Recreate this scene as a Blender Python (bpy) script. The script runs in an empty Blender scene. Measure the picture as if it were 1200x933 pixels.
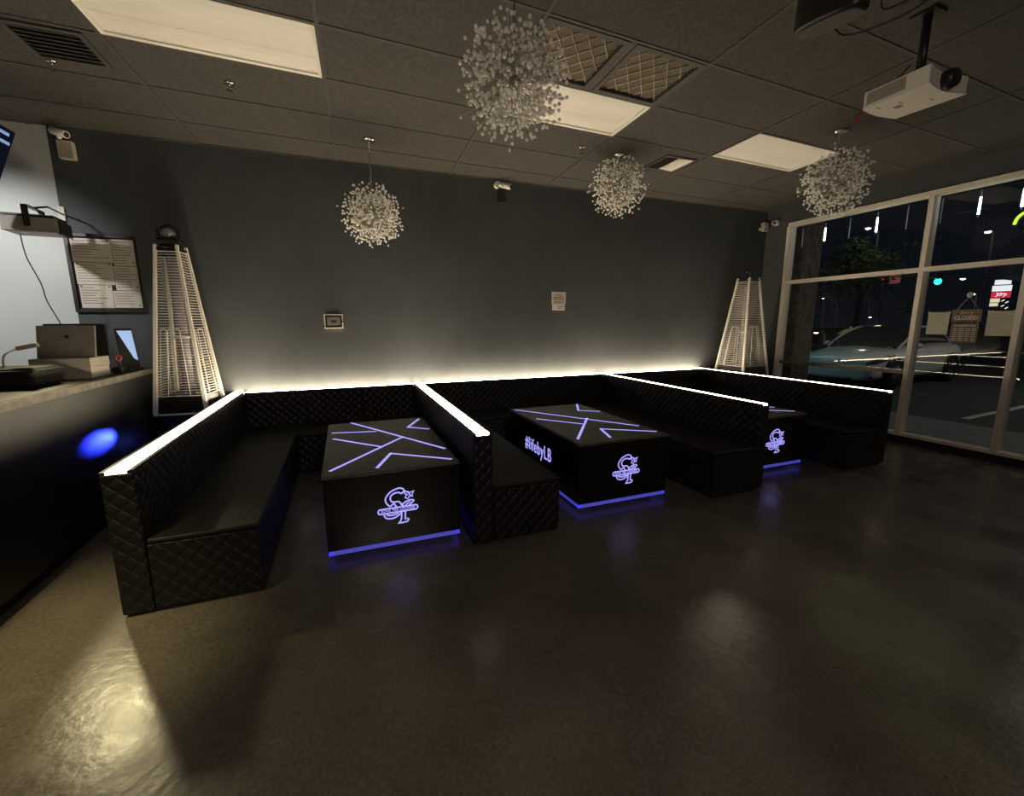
import bpy, bmesh, math, random
from mathutils import Vector, Matrix, Euler
random.seed(7)
PI = math.pi
sc = bpy.context.scene
COL = sc.collection.objects
CEIL = 3.254

# ------------------------------------------------------------------ materials
def nt(name):
    m = bpy.data.materials.new(name); m.use_nodes = True
    t = m.node_tree; b = t.nodes['Principled BSDF']
    return m, t, b
def lin(c): return tuple(((v / 255) / 12.92 if v / 255 <= .04045 else ((v / 255 + .055) / 1.055) ** 2.4) for v in c)
def mat(name, col, rough=.5, metal=0., spec=.5, noise=None, bump=None, emis=None, estr=0., trans=0., coat=0.):
    """procedural material: colour, optional mottling noise=(scale, amount), bump=(scale, strength)"""
    m, t, b = nt(name)
    b.inputs['Base Color'].default_value = (*col, 1)
    b.inputs['Roughness'].default_value = rough
    b.inputs['Metallic'].default_value = metal
    b.inputs['Specular IOR Level'].default_value = spec
    b.inputs['Transmission Weight'].default_value = trans
    b.inputs['Coat Weight'].default_value = coat
    tc = t.nodes.new('ShaderNodeTexCoord')
    if noise:
        n = t.nodes.new('ShaderNodeTexNoise'); n.inputs['Scale'].default_value = noise[0]; n.inputs['Detail'].default_value = 6
        t.links.new(tc.outputs['Object'], n.inputs['Vector'])
        r = t.nodes.new('ShaderNodeMapRange')
        r.inputs[1].default_value = .3; r.inputs[2].default_value = .7
        r.inputs[3].default_value = 1 - noise[1]; r.inputs[4].default_value = 1 + noise[1]
        t.links.new(n.outputs['Fac'], r.inputs[0])
        x = t.nodes.new('ShaderNodeVectorMath'); x.operation = 'SCALE'
        x.inputs[0].default_value = col
        t.links.new(r.outputs[0], x.inputs['Scale'])
        t.links.new(x.outputs[0], b.inputs['Base Color'])
    if bump:
        n2 = t.nodes.new('ShaderNodeTexNoise'); n2.inputs['Scale'].default_value = bump[0]; n2.inputs['Detail'].default_value = 3
        t.links.new(tc.outputs['Object'], n2.inputs['Vector'])
        bp = t.nodes.new('ShaderNodeBump'); bp.inputs['Strength'].default_value = bump[1]; bp.inputs['Distance'].default_value = .01
        t.links.new(n2.outputs['Fac'], bp.inputs['Height']); t.links.new(bp.outputs[0], b.inputs['Normal'])
    if emis:
        b.inputs['Emission Color'].default_value = (*emis, 1); b.inputs['Emission Strength'].default_value = estr
    return m

def quilt_mat():
    """black leatherette with stitched diamonds, from the metre-sized UVs"""
    m, t, b = nt('quilted_leatherette')
    b.inputs['Base Color'].default_value = (.013, .0115, .012, 1)
    b.inputs['Roughness'].default_value = .45; b.inputs['Specular IOR Level'].default_value = .38
    uv = t.nodes.new('ShaderNodeUVMap'); uv.uv_map = 'UVMap'
    sp = t.nodes.new('ShaderNodeSeparateXYZ'); t.links.new(uv.outputs[0], sp.inputs[0])
    def M(op, a, c=None):
        n = t.nodes.new('ShaderNodeMath'); n.operation = op
        for i, v in ((0, a), (1, c)):
            if v is None: continue
            if isinstance(v, (int, float)): n.inputs[i].default_value = v
            else: t.links.new(v, n.inputs[i])
        return n.outputs[0]
    k = PI / .085
    s1 = M('ABSOLUTE', M('SINE', M('MULTIPLY', M('ADD', sp.outputs[0], sp.outputs[1]), k)))
    s2 = M('ABSOLUTE', M('SINE', M('MULTIPLY', M('SUBTRACT', sp.outputs[0], sp.outputs[1]), k)))
    h = M('POWER', M('MULTIPLY', s1, s2), .42)
    bp = t.nodes.new('ShaderNodeBump'); bp.inputs['Strength'].default_value = .75; bp.inputs['Distance'].default_value = .012
    t.links.new(h, bp.inputs['Height']); t.links.new(bp.outputs[0], b.inputs['Normal'])
    return m

def floor_mat():
    m, t, b = nt('stained_concrete')
    tc = t.nodes.new('ShaderNodeTexCoord')
    n = t.nodes.new('ShaderNodeTexNoise'); n.inputs['Scale'].default_value = .9; n.inputs['Detail'].default_value = 8; n.inputs['Roughness'].default_value = .62
    t.links.new(tc.outputs['Object'], n.inputs['Vector'])
    cr = t.nodes.new('ShaderNodeValToRGB')
    cr.color_ramp.elements[0].position = .3; cr.color_ramp.elements[0].color = (.078, .066, .055, 1)
    cr.color_ramp.elements[1].position = .72; cr.color_ramp.elements[1].color = (.185, .158, .130, 1)
    t.links.new(n.outputs['Fac'], cr.inputs[0])
    n3 = t.nodes.new('ShaderNodeTexNoise'); n3.inputs['Scale'].default_value = 60; n3.inputs['Detail'].default_value = 4
    t.links.new(tc.outputs['Object'], n3.inputs['Vector'])
    mx = t.nodes.new('ShaderNodeMix'); mx.data_type = 'RGBA'; mx.blend_type = 'OVERLAY'; mx.inputs[0].default_value = .65
    t.links.new(cr.outputs[0], mx.inputs[6]); t.links.new(n3.outputs['Fac'], mx.inputs[7])
    t.links.new(mx.outputs[2], b.inputs['Base Color'])
    r = t.nodes.new('ShaderNodeMapRange'); r.inputs[1].default_value = .35; r.inputs[2].default_value = .7
    r.inputs[3].default_value = .2; r.inputs[4].default_value = .36
    n2 = t.nodes.new('ShaderNodeTexNoise'); n2.inputs['Scale'].default_value = 2.2; n2.inputs['Detail'].default_value = 5
    t.links.new(tc.outputs['Object'], n2.inputs['Vector']); t.links.new(n2.outputs['Fac'], r.inputs[0])
    t.links.new(r.outputs[0], b.inputs['Roughness'])
    b.inputs['Specular IOR Level'].default_value = .4
    n4 = t.nodes.new('ShaderNodeTexNoise'); n4.inputs['Scale'].default_value = 22; n4.inputs['Detail'].default_value = 5
    t.links.new(tc.outputs['Object'], n4.inputs['Vector'])
    bp = t.nodes.new('ShaderNodeBump'); bp.inputs['Strength'].default_value = .16; bp.inputs['Distance'].default_value = .01
    t.links.new(n4.outputs['Fac'], bp.inputs['Height']); t.links.new(bp.outputs[0], b.inputs['Normal'])
    return m

def glass_mat(name='window_glass', tint=(.92, .95, .95)):
    m = bpy.data.materials.new(name); m.use_nodes = True; t = m.node_tree; t.nodes.clear()
    o = t.nodes.new('ShaderNodeOutputMaterial'); mx = t.nodes.new('ShaderNodeMixShader')
    fr = t.nodes.new('ShaderNodeFresnel'); fr.inputs[0].default_value = 1.5
    tr = t.nodes.new('ShaderNodeBsdfTransparent'); tr.inputs[0].default_value = (*tint, 1)
    gl = t.nodes.new('ShaderNodeBsdfGlossy'); gl.inputs['Roughness'].default_value = .01
    t.links.new(fr.outputs[0], mx.inputs[0]); t.links.new(tr.outputs[0], mx.inputs[1]); t.links.new(gl.outputs[0], mx.inputs[2])
    t.links.new(mx.outputs[0], o.inputs[0])
    return m

def brick_mat(name, c1, c2, scale):
    m, t, b = nt(name)
    tc = t.nodes.new('ShaderNodeTexCoord'); br = t.nodes.new('ShaderNodeTexBrick')
    mp = t.nodes.new('ShaderNodeMapping'); mp.inputs['Rotation'].default_value = (PI / 2, 0, PI / 2)
    t.links.new(tc.outputs['Object'], mp.inputs[0]); t.links.new(mp.outputs[0], br.inputs['Vector'])
    br.inputs['Color1'].default_value = (*c1, 1); br.inputs['Color2'].default_value = (*c2, 1); br.inputs['Mortar'].default_value = (.03, .03, .03, 1)
    br.inputs['Scale'].default_value = scale; br.inputs['Mortar Size'].default_value = .012
    n = t.nodes.new('ShaderNodeTexNoise'); n.inputs['Scale'].default_value = 9; t.links.new(tc.outputs['Object'], n.inputs['Vector'])
    mx = t.nodes.new('ShaderNodeMix'); mx.data_type = 'RGBA'; mx.blend_type = 'OVERLAY'; mx.inputs[0].default_value = .8
    t.links.new(br.outputs['Color'], mx.inputs[6]); t.links.new(n.outputs['Fac'], mx.inputs[7])
    t.links.new(mx.outputs[2], b.inputs['Base Color'])
    bp = t.nodes.new('ShaderNodeBump'); bp.inputs['Strength'].default_value = .8
    t.links.new(br.outputs['Fac'], bp.inputs['Height']); bp.invert = True; t.links.new(bp.outputs[0], b.inputs['Normal'])
    b.inputs['Roughness'].default_value = .9
    return m

WARM = (1., .80, .55)
M = {}
M['wall'] = mat('charcoal_paint', (.069, .076, .083), .62, noise=(3, .10), bump=(120, .25))
M['white_wall'] = mat('white_paint', (.62, .64, .64), .6, noise=(2, .04), bump=(120, .15))
M['ceil'] = mat('black_ceiling_tile', (.072, .066, .058), .85, noise=(45, .28), bump=(160, .7))
M['grid'] = mat('painted_ceiling_grid', (.058, .053, .047), .6)
M['floor'] = floor_mat()
M['leather'] = mat('plain_black_leatherette', (.012, .0112, .0115), .55, spec=.3, noise=(6, .1), bump=(70, .2))
M['quilt'] = quilt_mat()
M['led'] = mat('warm_led', (.9, .85, .75), .5, emis=(1., .83, .58), estr=27.)
M['channel'] = mat('black_led_channel', (.02, .02, .02), .4)
M['troffer'] = mat('white_enamel', (.86, .82, .74), .45, emis=(1., .82, .58), estr=.03)
M['troffer_frame'] = mat('cream_enamel', (.92, .88, .80), .4)
M['black_gloss'] = mat('black_acrylic', (.010, .009, .008), .16, spec=.6, bump=(3.5, .05), coat=.3)
M['table_top'] = mat('black_tabletop', (.095, .091, .082), .45, spec=1.)
M['violet'] = mat('violet_led_line', (.3, .3, .6), .5, emis=(.40, .37, 1.), estr=1.05)
M['violet_glow'] = mat('violet_led_tube', (.3, .3, .6), .5, emis=(.11, .11, 1.), estr=.34)
M['white_metal'] = mat('cream_powder_coat', (.80, .76, .68), .38, noise=(5, .05))
M['chrome'] = mat('chrome', (.75, .73, .70), .16, metal=1)
M['steel'] = mat('brushed_steel', (.5, .48, .45), .35, metal=1)
M['crystal'] = mat('clear_bead', (1., .97, .91), .2, spec=.6)
M['wire'] = mat('silver_wire', (.50, .47, .43), .3, metal=.7)
M['black_plastic'] = mat('black_plastic', (.017, .016, .016), .4, noise=(20, .1))
M['black_matte'] = mat('black_fabric', (.010, .010, .010), .8, noise=(30, .15))
M['black_metal'] = mat('black_powder_coat', (.02, .018, .016), .35, metal=.3)
M['grey_plastic'] = mat('grey_plastic', (.22, .20, .17), .45, noise=(8, .15))
M['light_plastic'] = mat('white_plastic', (.78, .74, .66), .4)
M['beige'] = mat('beige_box', (.46, .42, .36), .6, noise=(8, .1))
M['paper'] = mat('white_paper', (.66, .60, .52), .8, noise=(12, .06))
M['paper_green'] = mat('back_of_poster_paper', (.50, .50, .40), .8, noise=(4, .06))
M['ink'] = mat('dark_ink', (.10, .09, .08), .7)
M['alu'] = mat('anodised_aluminium', (.80, .74, .65), .45, metal=.0, noise=(30, .06))
M['alu_dark'] = mat('dark_rail', (.16, .15, .14), .4, metal=.5)
M['glass'] = glass_mat()
M['clear'] = glass_mat('clear_acrylic', (.97, .97, .97))
M['tube'] = mat('frosted_tube', (.45, .47, .50), .3)
M['tube_on'] = mat('lit_icicle_led', (.7, .75, .8), .3, emis=(.78, .90, 1.), estr=12.)
M['filter'] = mat('brown_air_filter', (.16, .125, .09), .9, noise=(160, .3), bump=(200, .6))
M['lattice'] = mat('filter_lattice', (.46, .42, .34), .7)
M['red_cable'] = mat('red_cable', (.35, .03, .02), .4)
M['counter_front'] = mat('black_laminate', (.016, .016, .014), .46, spec=.6, noise=(4, .3))
M['counter_top'] = mat('black_counter_top', (.02, .02, .02), .4)
M['counter_edge'] = mat('dusty_lit_grey_edge', (.20, .18, .14), .5, noise=(14, .35))  # dust mottling; the grey also carries the LED light on the edge
M['screen'] = mat('dark_screen', (.01, .01, .02), .15)
M['tv_screen'] = mat('navy_tv_picture', (.004, .005, .012), .15, emis=(.001, .002, .008), estr=1.)
M['tv_text'] = mat('blue_white_tv_text', (.1, .1, .1), .3, emis=(.35, .55, 1.), estr=.55)
M['tablet_screen'] = mat('pale_blue_screen', (.1, .1, .1), .2, emis=(.45, .66, 1.), estr=.75)
M['reflector'] = mat('mirror_black', (.06, .06, .08), .12, metal=.8)
M['heater_glass'] = mat('violet_tinted_tube', (.17, .15, .19), .2, spec=.6)
M['asphalt'] = mat('night_asphalt', (.045, .045, .045), .85, noise=(6, .3), bump=(60, .5))
M['walk'] = mat('concrete_walk', (.20, .20, .18), .85, noise=(6, .15))
M['line'] = mat('worn_white_line', (.55, .55, .52), .8, noise=(20, .2))
M['stone'] = brick_mat('stacked_stone', (.20, .17, .14), (.11, .095, .08), 4.2)
M['car_paint'] = mat('white_car_paint', (.66, .70, .70), .22, coat=.8)
M['car_glass'] = mat('dark_car_glass', (.018, .018, .022), .06, spec=.8)
M['car_trim'] = mat('black_car_trim', (.012, .012, .012), .4)
M['tyre'] = mat('tyre_rubber', (.012, .012, .012), .8)
M['rim'] = mat('grey_alloy', (.14, .14, .15), .3, metal=.8)
M['headlamp'] = mat('headlamp_lens', (.10, .11, .12), .08, spec=.9)
M['leaf'] = mat('street_tree_leaf', (.07, .12, .03), .7, noise=(3, .3))
M['bark'] = mat('bark', (.06, .045, .03), .9, bump=(20, .6))
M['pole'] = mat('galvanised_pole', (.30, .30, .30), .5, metal=.4)
M['green_lamp'] = mat('green_signal', (.0, .2, .15), .3, emis=(.04, 1., .62), estr=2.2)
M['red_lamp'] = mat('red_signal', (.2, .0, .0), .3, emis=(1., .06, .06), estr=1.3)
M['white_lamp'] = mat('street_lamp_lens', (.5, .5, .5), .3, emis=(1., .97, .85), estr=5)
M['street_plate'] = mat('street_name_plate', (.2, .08, .06), .5, emis=(.35, .10, .07), estr=.35)
M['sign_white'] = mat('backlit_white', (.5, .5, .5), .4, emis=(.95, .97, 1.), estr=.95)
M['sign_red'] = mat('backlit_red', (.4, .02, .04), .4, emis=(.80, .03, .07), estr=.8)
M['sign_cream'] = mat('backlit_cream', (.5, .45, .35), .4, emis=(1., .85, .6), estr=.8)
M['green_roof'] = mat('lit_green_roof', (.15, .25, .05), .6, emis=(.30, .42, .06), estr=.16)
M['kiosk'] = mat('kiosk_wall', (.12, .2, .12), .7, emis=(.08, .2, .10), estr=.12)
M['wood_sign'] = mat('brown_sign_board', (.15, .11, .085), .6, noise=(14, .25))
M['sign_paint'] = mat('pale_sign_paint', (.55, .48, .40), .6)
M['thermo_screen'] = mat('grey_lcd', (.16, .17, .13), .3)
M['yellow_green'] = mat('lime_reflection', (.3, .4, .0), .4, emis=(.62, .95, .06), estr=1.1)  # emission stands in for a green reflection on the glass
M['red_tag'] = mat('red_tag', (.5, .05, .03), .4)

# ------------------------------------------------------------------ mesh builder
class MB:
    def __init__(s):
        s.bm = bmesh.new(); s.uv = s.bm.loops.layers.uv.new('UVMap')
    def face(s, pts, smooth=False, uvs=None, mi=0):
        f = s.bm.faces.new([s.bm.verts.new(p) for p in pts]); f.smooth = smooth; f.material_index = mi
        if uvs:
            for l, q in zip(f.loops, uvs): l[s.uv].uv = q
        return f
    def box(s, x0, x1, y0, y1, z0, z1, mi=0):
        v = [s.bm.verts.new((x, y, z)) for z in (z0, z1) for y in (y0, y1) for x in (x0, x1)]
        for q, a, b in (((0, 2, 3, 1), 0, 1), ((4, 5, 7, 6), 0, 1), ((0, 1, 5, 4), 0, 2), ((2, 6, 7, 3), 0, 2), ((0, 4, 6, 2), 1, 2), ((1, 3, 7, 5), 1, 2)):
            f = s.bm.faces.new([v[i] for i in q]); f.material_index = mi
            for l in f.loops: l[s.uv].uv = (l.vert.co[a], l.vert.co[b])
        return s
    def hexa(s, bot, top, mi=0):
        """bot, top: 4 points each, counter-clockwise from above"""
        v = [s.bm.verts.new(p) for p in list(bot) + list(top)]
        for q in ((3, 2, 1, 0), (4, 5, 6, 7), (0, 1, 5, 4), (1, 2, 6, 5), (2, 3, 7, 6), (3, 0, 4, 7)):
            s.bm.faces.new([v[i] for i in q]).material_index = mi
        return s
    def tube(s, pts, r, n=8, closed=False, cap=True, mi=0):
        pts = [Vector(p) for p in pts]; rings = []
        m = len(pts)
        rr = r if isinstance(r, (list, tuple)) else [r] * m
        prev = None
        for i, p in enumerate(pts):
            if closed: d = pts[(i + 1) % m] - pts[i - 1]
            else: d = pts[min(i + 1, m - 1)] - pts[max(i - 1, 0)]
            d.normalize()
            if prev is None: a = d.orthogonal().normalized()
            else: a = (prev - d * prev.dot(d)).normalized()
            prev = a; b = d.cross(a)
            rings.append([s.bm.verts.new(p + (a * math.cos(2 * PI * k / n) + b * math.sin(2 * PI * k / n)) * rr[i]) for k in range(n)])
        for i in range(m if closed else m - 1):
            A, B = rings[i], rings[(i + 1) % m]
            for k in range(n):
                f = s.bm.faces.new([A[k], A[(k + 1) % n], B[(k + 1) % n], B[k]]); f.smooth = True; f.material_index = mi
        if cap and not closed:
            s.bm.faces.new(rings[0][::-1]).material_index = mi; s.bm.faces.new(rings[-1]).material_index = mi
        return s
    def lathe(s, prof, c=(0, 0, 0), axis='z', n=24, mi=0, smooth=True):
        """prof: list of (radius, height) along axis"""
        c = Vector(c); rings = []
        for r, h in prof:
            ring = []
            for k in range(n):
                a = 2 * PI * k / n; u, v = r * math.cos(a), r * math.sin(a)
                p = {'z': (u, v, h), 'x': (h, u, v), 'y': (v, h, u)}[axis]
                ring.append(s.bm.verts.new(c + Vector(p)))
            rings.append(ring)
        for A, B in zip(rings, rings[1:]):
            for k in range(n):
                f = s.bm.faces.new([A[k], A[(k + 1) % n], B[(k + 1) % n], B[k]]); f.smooth = smooth; f.material_index = mi
        s.bm.faces.new(rings[0][::-1]).material_index = mi; s.bm.faces.new(rings[-1]).material_index = mi
        return s
    def ball(s, c, r, sub=1, scale=(1, 1, 1), mi=0):
        g = bmesh.ops.create_icosphere(s.bm, subdivisions=sub, radius=r, matrix=Matrix.Translation(c) @ Matrix.Diagonal((*scale, 1)))
        fs = set()
        for v in g['verts']: fs.update(v.link_faces)
        for f in fs: f.smooth = True; f.material_index = mi
        return s
    def prism(s, poly, y0, y1, plane='xz', mi=0):
        """closed outline in a plane, extruded along the third axis"""
        def P(a, b, t): return {'xz': (a, t, b), 'yz': (t, a, b), 'xy': (a, b, t)}[plane]
        A = [s.bm.verts.new(P(a, b, y0)) for a, b in poly]; B = [s.bm.verts.new(P(a, b, y1)) for a, b in poly]
        n = len(poly)
        s.bm.faces.new(A).material_index = mi; s.bm.faces.new(B[::-1]).material_index = mi
        for k in range(n): s.bm.faces.new([A[k], B[k], B[(k + 1) % n], A[(k + 1) % n]]).material_index = mi
        return s
    def xf(s, mtx):
        bmesh.ops.transform(s.bm, matrix=mtx, verts=s.bm.verts); return s
    def build(s, name, m, parent=None, loc=(0, 0, 0), rot=(0, 0, 0), bevel=0., seg=2, fixn=True):
        if fixn: bmesh.ops.recalc_face_normals(s.bm, faces=s.bm.faces)
        me = bpy.data.meshes.new(name); s.bm.to_mesh(me); s.bm.free()
        for mm in (m if isinstance(m, (list, tuple)) else [m]): me.materials.append(mm)
        o = bpy.data.objects.new(name, me); COL.link(o)
        o.location = loc; o.rotation_euler = rot
        if parent: o.parent = parent
        if bevel:
            bv = o.modifiers.new('Bevel', 'BEVEL'); bv.width = bevel; bv.segments = seg; bv.limit_method = 'ANGLE'
            for p in me.polygons: p.use_smooth = True
            bv.harden_normals = True
        return o

def thing(name, label, cat, loc=(0, 0, 0), rot=(0, 0, 0), group=None):
    o = bpy.data.objects.new(name, None); COL.link(o); o.location = loc; o.rotation_euler = rot
    o.empty_display_size = .1
    return tag(o, label, cat, group)
def tag(o, label, cat, group=None):
    o['label'] = label; o['category'] = cat
    if group: o['group'] = group
    return o
def struct(o, label, cat):
    o['kind'] = 'structure'; o['label'] = label; o['category'] = cat; return o
def kids(o): return [c for c in list(bpy.data.objects) if c.parent == o]
def copy_tree(o, parent=None):
    c = o.copy(); COL.link(c)
    if parent: c.parent = parent
    for ch in kids(o): copy_tree(ch, c)
    return c
def text_mesh(body, size, name, m, parent, mtx, extrude=.001, spacing=1., align='LEFT', stretch=1., bold=0.):
    cu = bpy.data.curves.new(name, 'FONT'); cu.body = body; cu.size = size; cu.extrude = extrude
    cu.align_x = align; cu.align_y = 'CENTER'; cu.space_character = spacing; cu.offset = bold; cu.resolution_u = 3
    o = bpy.data.objects.new(name, cu); COL.link(o)
    dg = bpy.context.evaluated_depsgraph_get(); dg.update()
    me = bpy.data.meshes.new_from_object(o.evaluated_get(dg)); bpy.data.objects.remove(o)
    me.transform(mtx @ Matrix.Diagonal((stretch, 1, 1, 1))); me.materials.clear(); me.materials.append(m)
    n = bpy.data.objects.new(name, me); COL.link(n); n.parent = parent
    return n
def basis(x, y, z, loc): # text axes: x right, y up, z towards the reader
    return Matrix(((x[0], y[0], z[0], loc[0]), (x[1], y[1], z[1], loc[1]), (x[2], y[2], z[2], loc[2]), (0, 0, 0, 1)))
def catmull(pts, n=6, closed=False):
    pts = [Vector(p) for p in pts]; out = []; m = len(pts)
    for i in range(m if closed else m - 1):
        p0 = pts[i - 1] if (i > 0 or closed) else pts[0]; p1 = pts[i]; p2 = pts[(i + 1) % m]
        p3 = pts[(i + 2) % m] if (closed or i + 2 < m) else pts[-1]
        for k in range(n):
            t = k / n
            out.append(.5 * ((2 * p1) + (p2 - p0) * t + (2 * p0 - 5 * p1 + 4 * p2 - p3) * t * t + (3 * p1 - p0 - 3 * p2 + p3) * t ** 3))
    if not closed: out.append(pts[-1])
    return out

# ------------------------------------------------------------------ room shell
YB, XR = 5.3835, 6.5
struct(MB().box(-5, XR + .1, -4.2, YB + .2, -.1, 0).build('floor', M['floor']), 'dark brown polished stained concrete floor', 'floor')
struct(MB().box(-2.345, XR + .2, YB, YB + .2, 0, CEIL + .1).build('wall_back', M['wall']), 'dark charcoal painted back wall above the booths', 'wall')
wa = MB(); wa.box(-5, -2.345, YB, YB + .2, 0, CEIL + .1)
struct(wa.build('wall_alcove', M['white_wall']), 'white painted stretch of the back wall behind the bar', 'wall')
struct(MB().box(-5.1, -5, -4.2, 5.4, 0, CEIL + .1).build('wall_left', M['wall']), 'charcoal side wall far behind the bar', 'wall')
struct(MB().box(-5.1, XR + .2, -4.3, -4.2, 0, CEIL + .1).build('wall_front', M['wall']), 'charcoal wall behind the viewer', 'wall')
w = MB()
w.box(XR, XR + .2, 5.0, YB, 0, CEIL + .1); w.box(XR, XR + .2, -4.2, 5.0, 3.0, CEIL + .1); w.box(XR, XR + .2, -4.2, -1.2, 0, 3.0)
struct(w.build('wall_right', M['wall']), 'charcoal wall around the shop window', 'wall')
struct(MB().box(XR - .035, XR + .16, -1.2, 5.0, 0, .085).build('baseboard_right', M['black_matte']), 'black kerb below the shop window', 'baseboard')

# ceiling lattice (i along x in 1.257 m, j along y in .61 m), slightly out of square as in the room
def G(i, j):
    y = 3.71 + .61 * j; x = -.02 + 1.257 * i + .035 * (y - 3.4); return x, y + .042 * (x + .02)
holes = {(-1, -1): 1, (1, -1): 1, (3, -1): 1, (1, -2): 2}   # troffers and the return grille
cb = MB()
I0, I1, J0, J1 = -4, 6, -13, 4
for i in range(I0, I1):
    for j in range(J0, J1):
        if (i, j) in holes: continue
        q = [G(i, j), G(i + 1, j), G(i + 1, j + 1), G(i, j + 1)]
        cb.face([(min(max(x, -5.05), XR + .15), min(max(y, -4.25), YB + .15), CEIL) for x, y in q][::-1])
ceil_o = struct(cb.build('ceiling', M['ceil'], fixn=False), 'black painted suspended tile ceiling', 'ceiling')
gb = MB()
def bar(p, q, wd, z0, z1):
    p, q = Vector((*p, 0)), Vector((*q, 0)); d = (q - p).normalized(); n = Vector((-d.y, d.x, 0)) * wd / 2
    gb.hexa([(v.x, v.y, z0) for v in (p - n, q - n, q + n, p + n)], [(v.x, v.y, z1) for v in (p - n, q - n, q + n, p + n)])
def clipy(p, q):
    (x0, y0), (x1, y1) = p, q
    def f(t): return (x0 + (x1 - x0) * t, y0 + (y1 - y0) * t)
    t0 = max(0, (-4.18 - y0) / (y1 - y0)) if y1 != y0 else 0; t1 = min(1, (YB - .002 - y0) / (y1 - y0)) if y1 != y0 else 1
    return f(t0), f(t1)
for i in range(I0 + 1, I1):
    p, q = clipy(G(i, J0), G(i, J1)); bar(p, q, .024, CEIL - .006, CEIL + .002)
for j in range(J0 + 1, J1):
    p, q = G(-3.9, j), G(5.15, j)
    if p[1] > YB - .02: continue
    t = 1. if q[1] < YB - .02 else (YB - .02 - p[1]) / (q[1] - p[1])
    q = (p[0] + (q[0] - p[0]) * t, p[1] + (q[1] - p[1]) * t)
    bar(p, q, .024, CEIL - .005, CEIL + .002)
bar((-2.2, YB - .012), (XR, YB - .012), .022, CEIL - .008, CEIL + .002)
struct(gb.build('trim_2', M['grid']), 'black painted metal grid between the ceiling tiles', 'trim')
struct(MB().box(-5.1, XR + .2, -4.3, YB + .2, CEIL + .25, CEIL + .3).build('trim_3', M['black_matte']), 'dark deck above the ceiling tiles', 'trim')

# ------------------------------------------------------------------ ceiling lights
def troffer(i, label):
    p = [G(i, -1), G(i + 1, -1), G(i + 1, 0), G(i, 0)]
    c = Vector((sum(a for a, b in p) / 4, sum(b for a, b in p) / 4, CEIL))
    t = thing('ceiling_light', label, 'ceiling light', c, group='flat troffers in the ceiling')
    ex = Vector((p[1][0] - p[0][0], p[1][1] - p[0][1], 0)); ey = Vector((p[3][0] - p[0][0], p[3][1] - p[0][1], 0))
    def L(a, b, z): # a,b in -.5..5 lattice units
        v = ex * a + ey * b; return (v.x, v.y, z)
    a, b, ia, ib = .488, .477, .470, .44
    fr = MB()
    for (a0, b0, a1, b1, c0, d0, c1, d1) in ((-a, -b, a, -b, -ia, -ib, ia, -ib), (a, -b, a, b, ia, -ib, ia, ib), (a, b, -a, b, ia, ib, -ia, ib), (-a, b, -a, -b, -ia, ib, -ia, -ib)):
        fr.hexa([L(a0, b0, -.008), L(a1, b1, -.008), L(c1, d1, -.004), L(c0, d0, -.004)], [L(a0, b0, .01), L(a1, b1, .01), L(c1, d1, .012), L(c0, d0, .012)])
    fr.build('frame', M['troffer_frame'], t)
    for s in (-1, 1):   # two curved wings and the raised middle basket
        d = MB(); prof = [(.45, .003), (.40, .012), (.30, .016), (.20, .010), (.115, .002)]
        for (v0, z0), (v1, z1) in zip(prof, prof[1:]):
            d.face([L(-.474, s * v0, z0), L(.474, s * v0, z0), L(.474, s * v1, z1), L(-.474, s * v1, z1)], True)
        for e_ in (-1, 1): d.face([L(e_ * .474, s * v, z) for v, z in prof] + [L(e_ * .474, s * .115, -.002), L(e_ * .474, s * .45, -.002)])
        d.build('reflector_wing', M['troffer_frame'], t)
    d = MB(); prof = [(-.12, .004), (-.08, .001), (0, -.001), (.08, .001), (.12, .004)]
    for (v0, z0), (v1, z1) in zip(prof, prof[1:]):
        d.face([L(-.472, v0, z0), L(.472, v0, z0), L(.472, v1, z1), L(-.472, v1, z1)], True)
    d.build('diffuser', M['troffer'], t)
troffer(-1, 'large cream ceiling light over the bar side, nearest the white wall')
troffer(1, 'cream ceiling light beside the latticed air return, behind the largest chandelier')
troffer(3, 'cream ceiling light nearest the shop window, beside a chandelier')

# return air grille
p = [G(1, -2), G(2, -2), G(2, -1), G(1, -1)]
c = Vector((sum(a for a, b in p) / 4, sum(b for a, b in p) / 4, CEIL))
rg = thing('return_air_grille', 'two-panel brown ceiling air return with diamond lattice filters', 'air grille', c)
ex = Vector((p[1][0] - p[0][0], p[1][1] - p[0][1], 0)); ey = Vector((p[3][0] - p[0][0], p[3][1] - p[0][1], 0))
def L(a, b, z): v = ex * a + ey * b; return (v.x, v.y, z)
fb = MB()
def lb(a0, a1, b0, b1, z0, z1): fb.hexa([L(a0, b0, z0), L(a1, b0, z0), L(a1, b1, z0), L(a0, b1, z0)], [L(a0, b0, z1), L(a1, b0, z1), L(a1, b1, z1), L(a0, b1, z1)])
for a0, a1 in ((-.488, -.018), (.018, .488)):
    lb(a0, a1, -.48, -.42, -.01, .02); lb(a0, a1, .42, .48, -.01, .02); lb(a0, a0 + .03, -.42, .42, -.01, .02); lb(a1 - .03, a1, -.42, .42, -.01, .02)
lb(-.018, .018, -.48, .48, -.004, .02)
fb.build('frame', M['grid'], rg)
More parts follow.
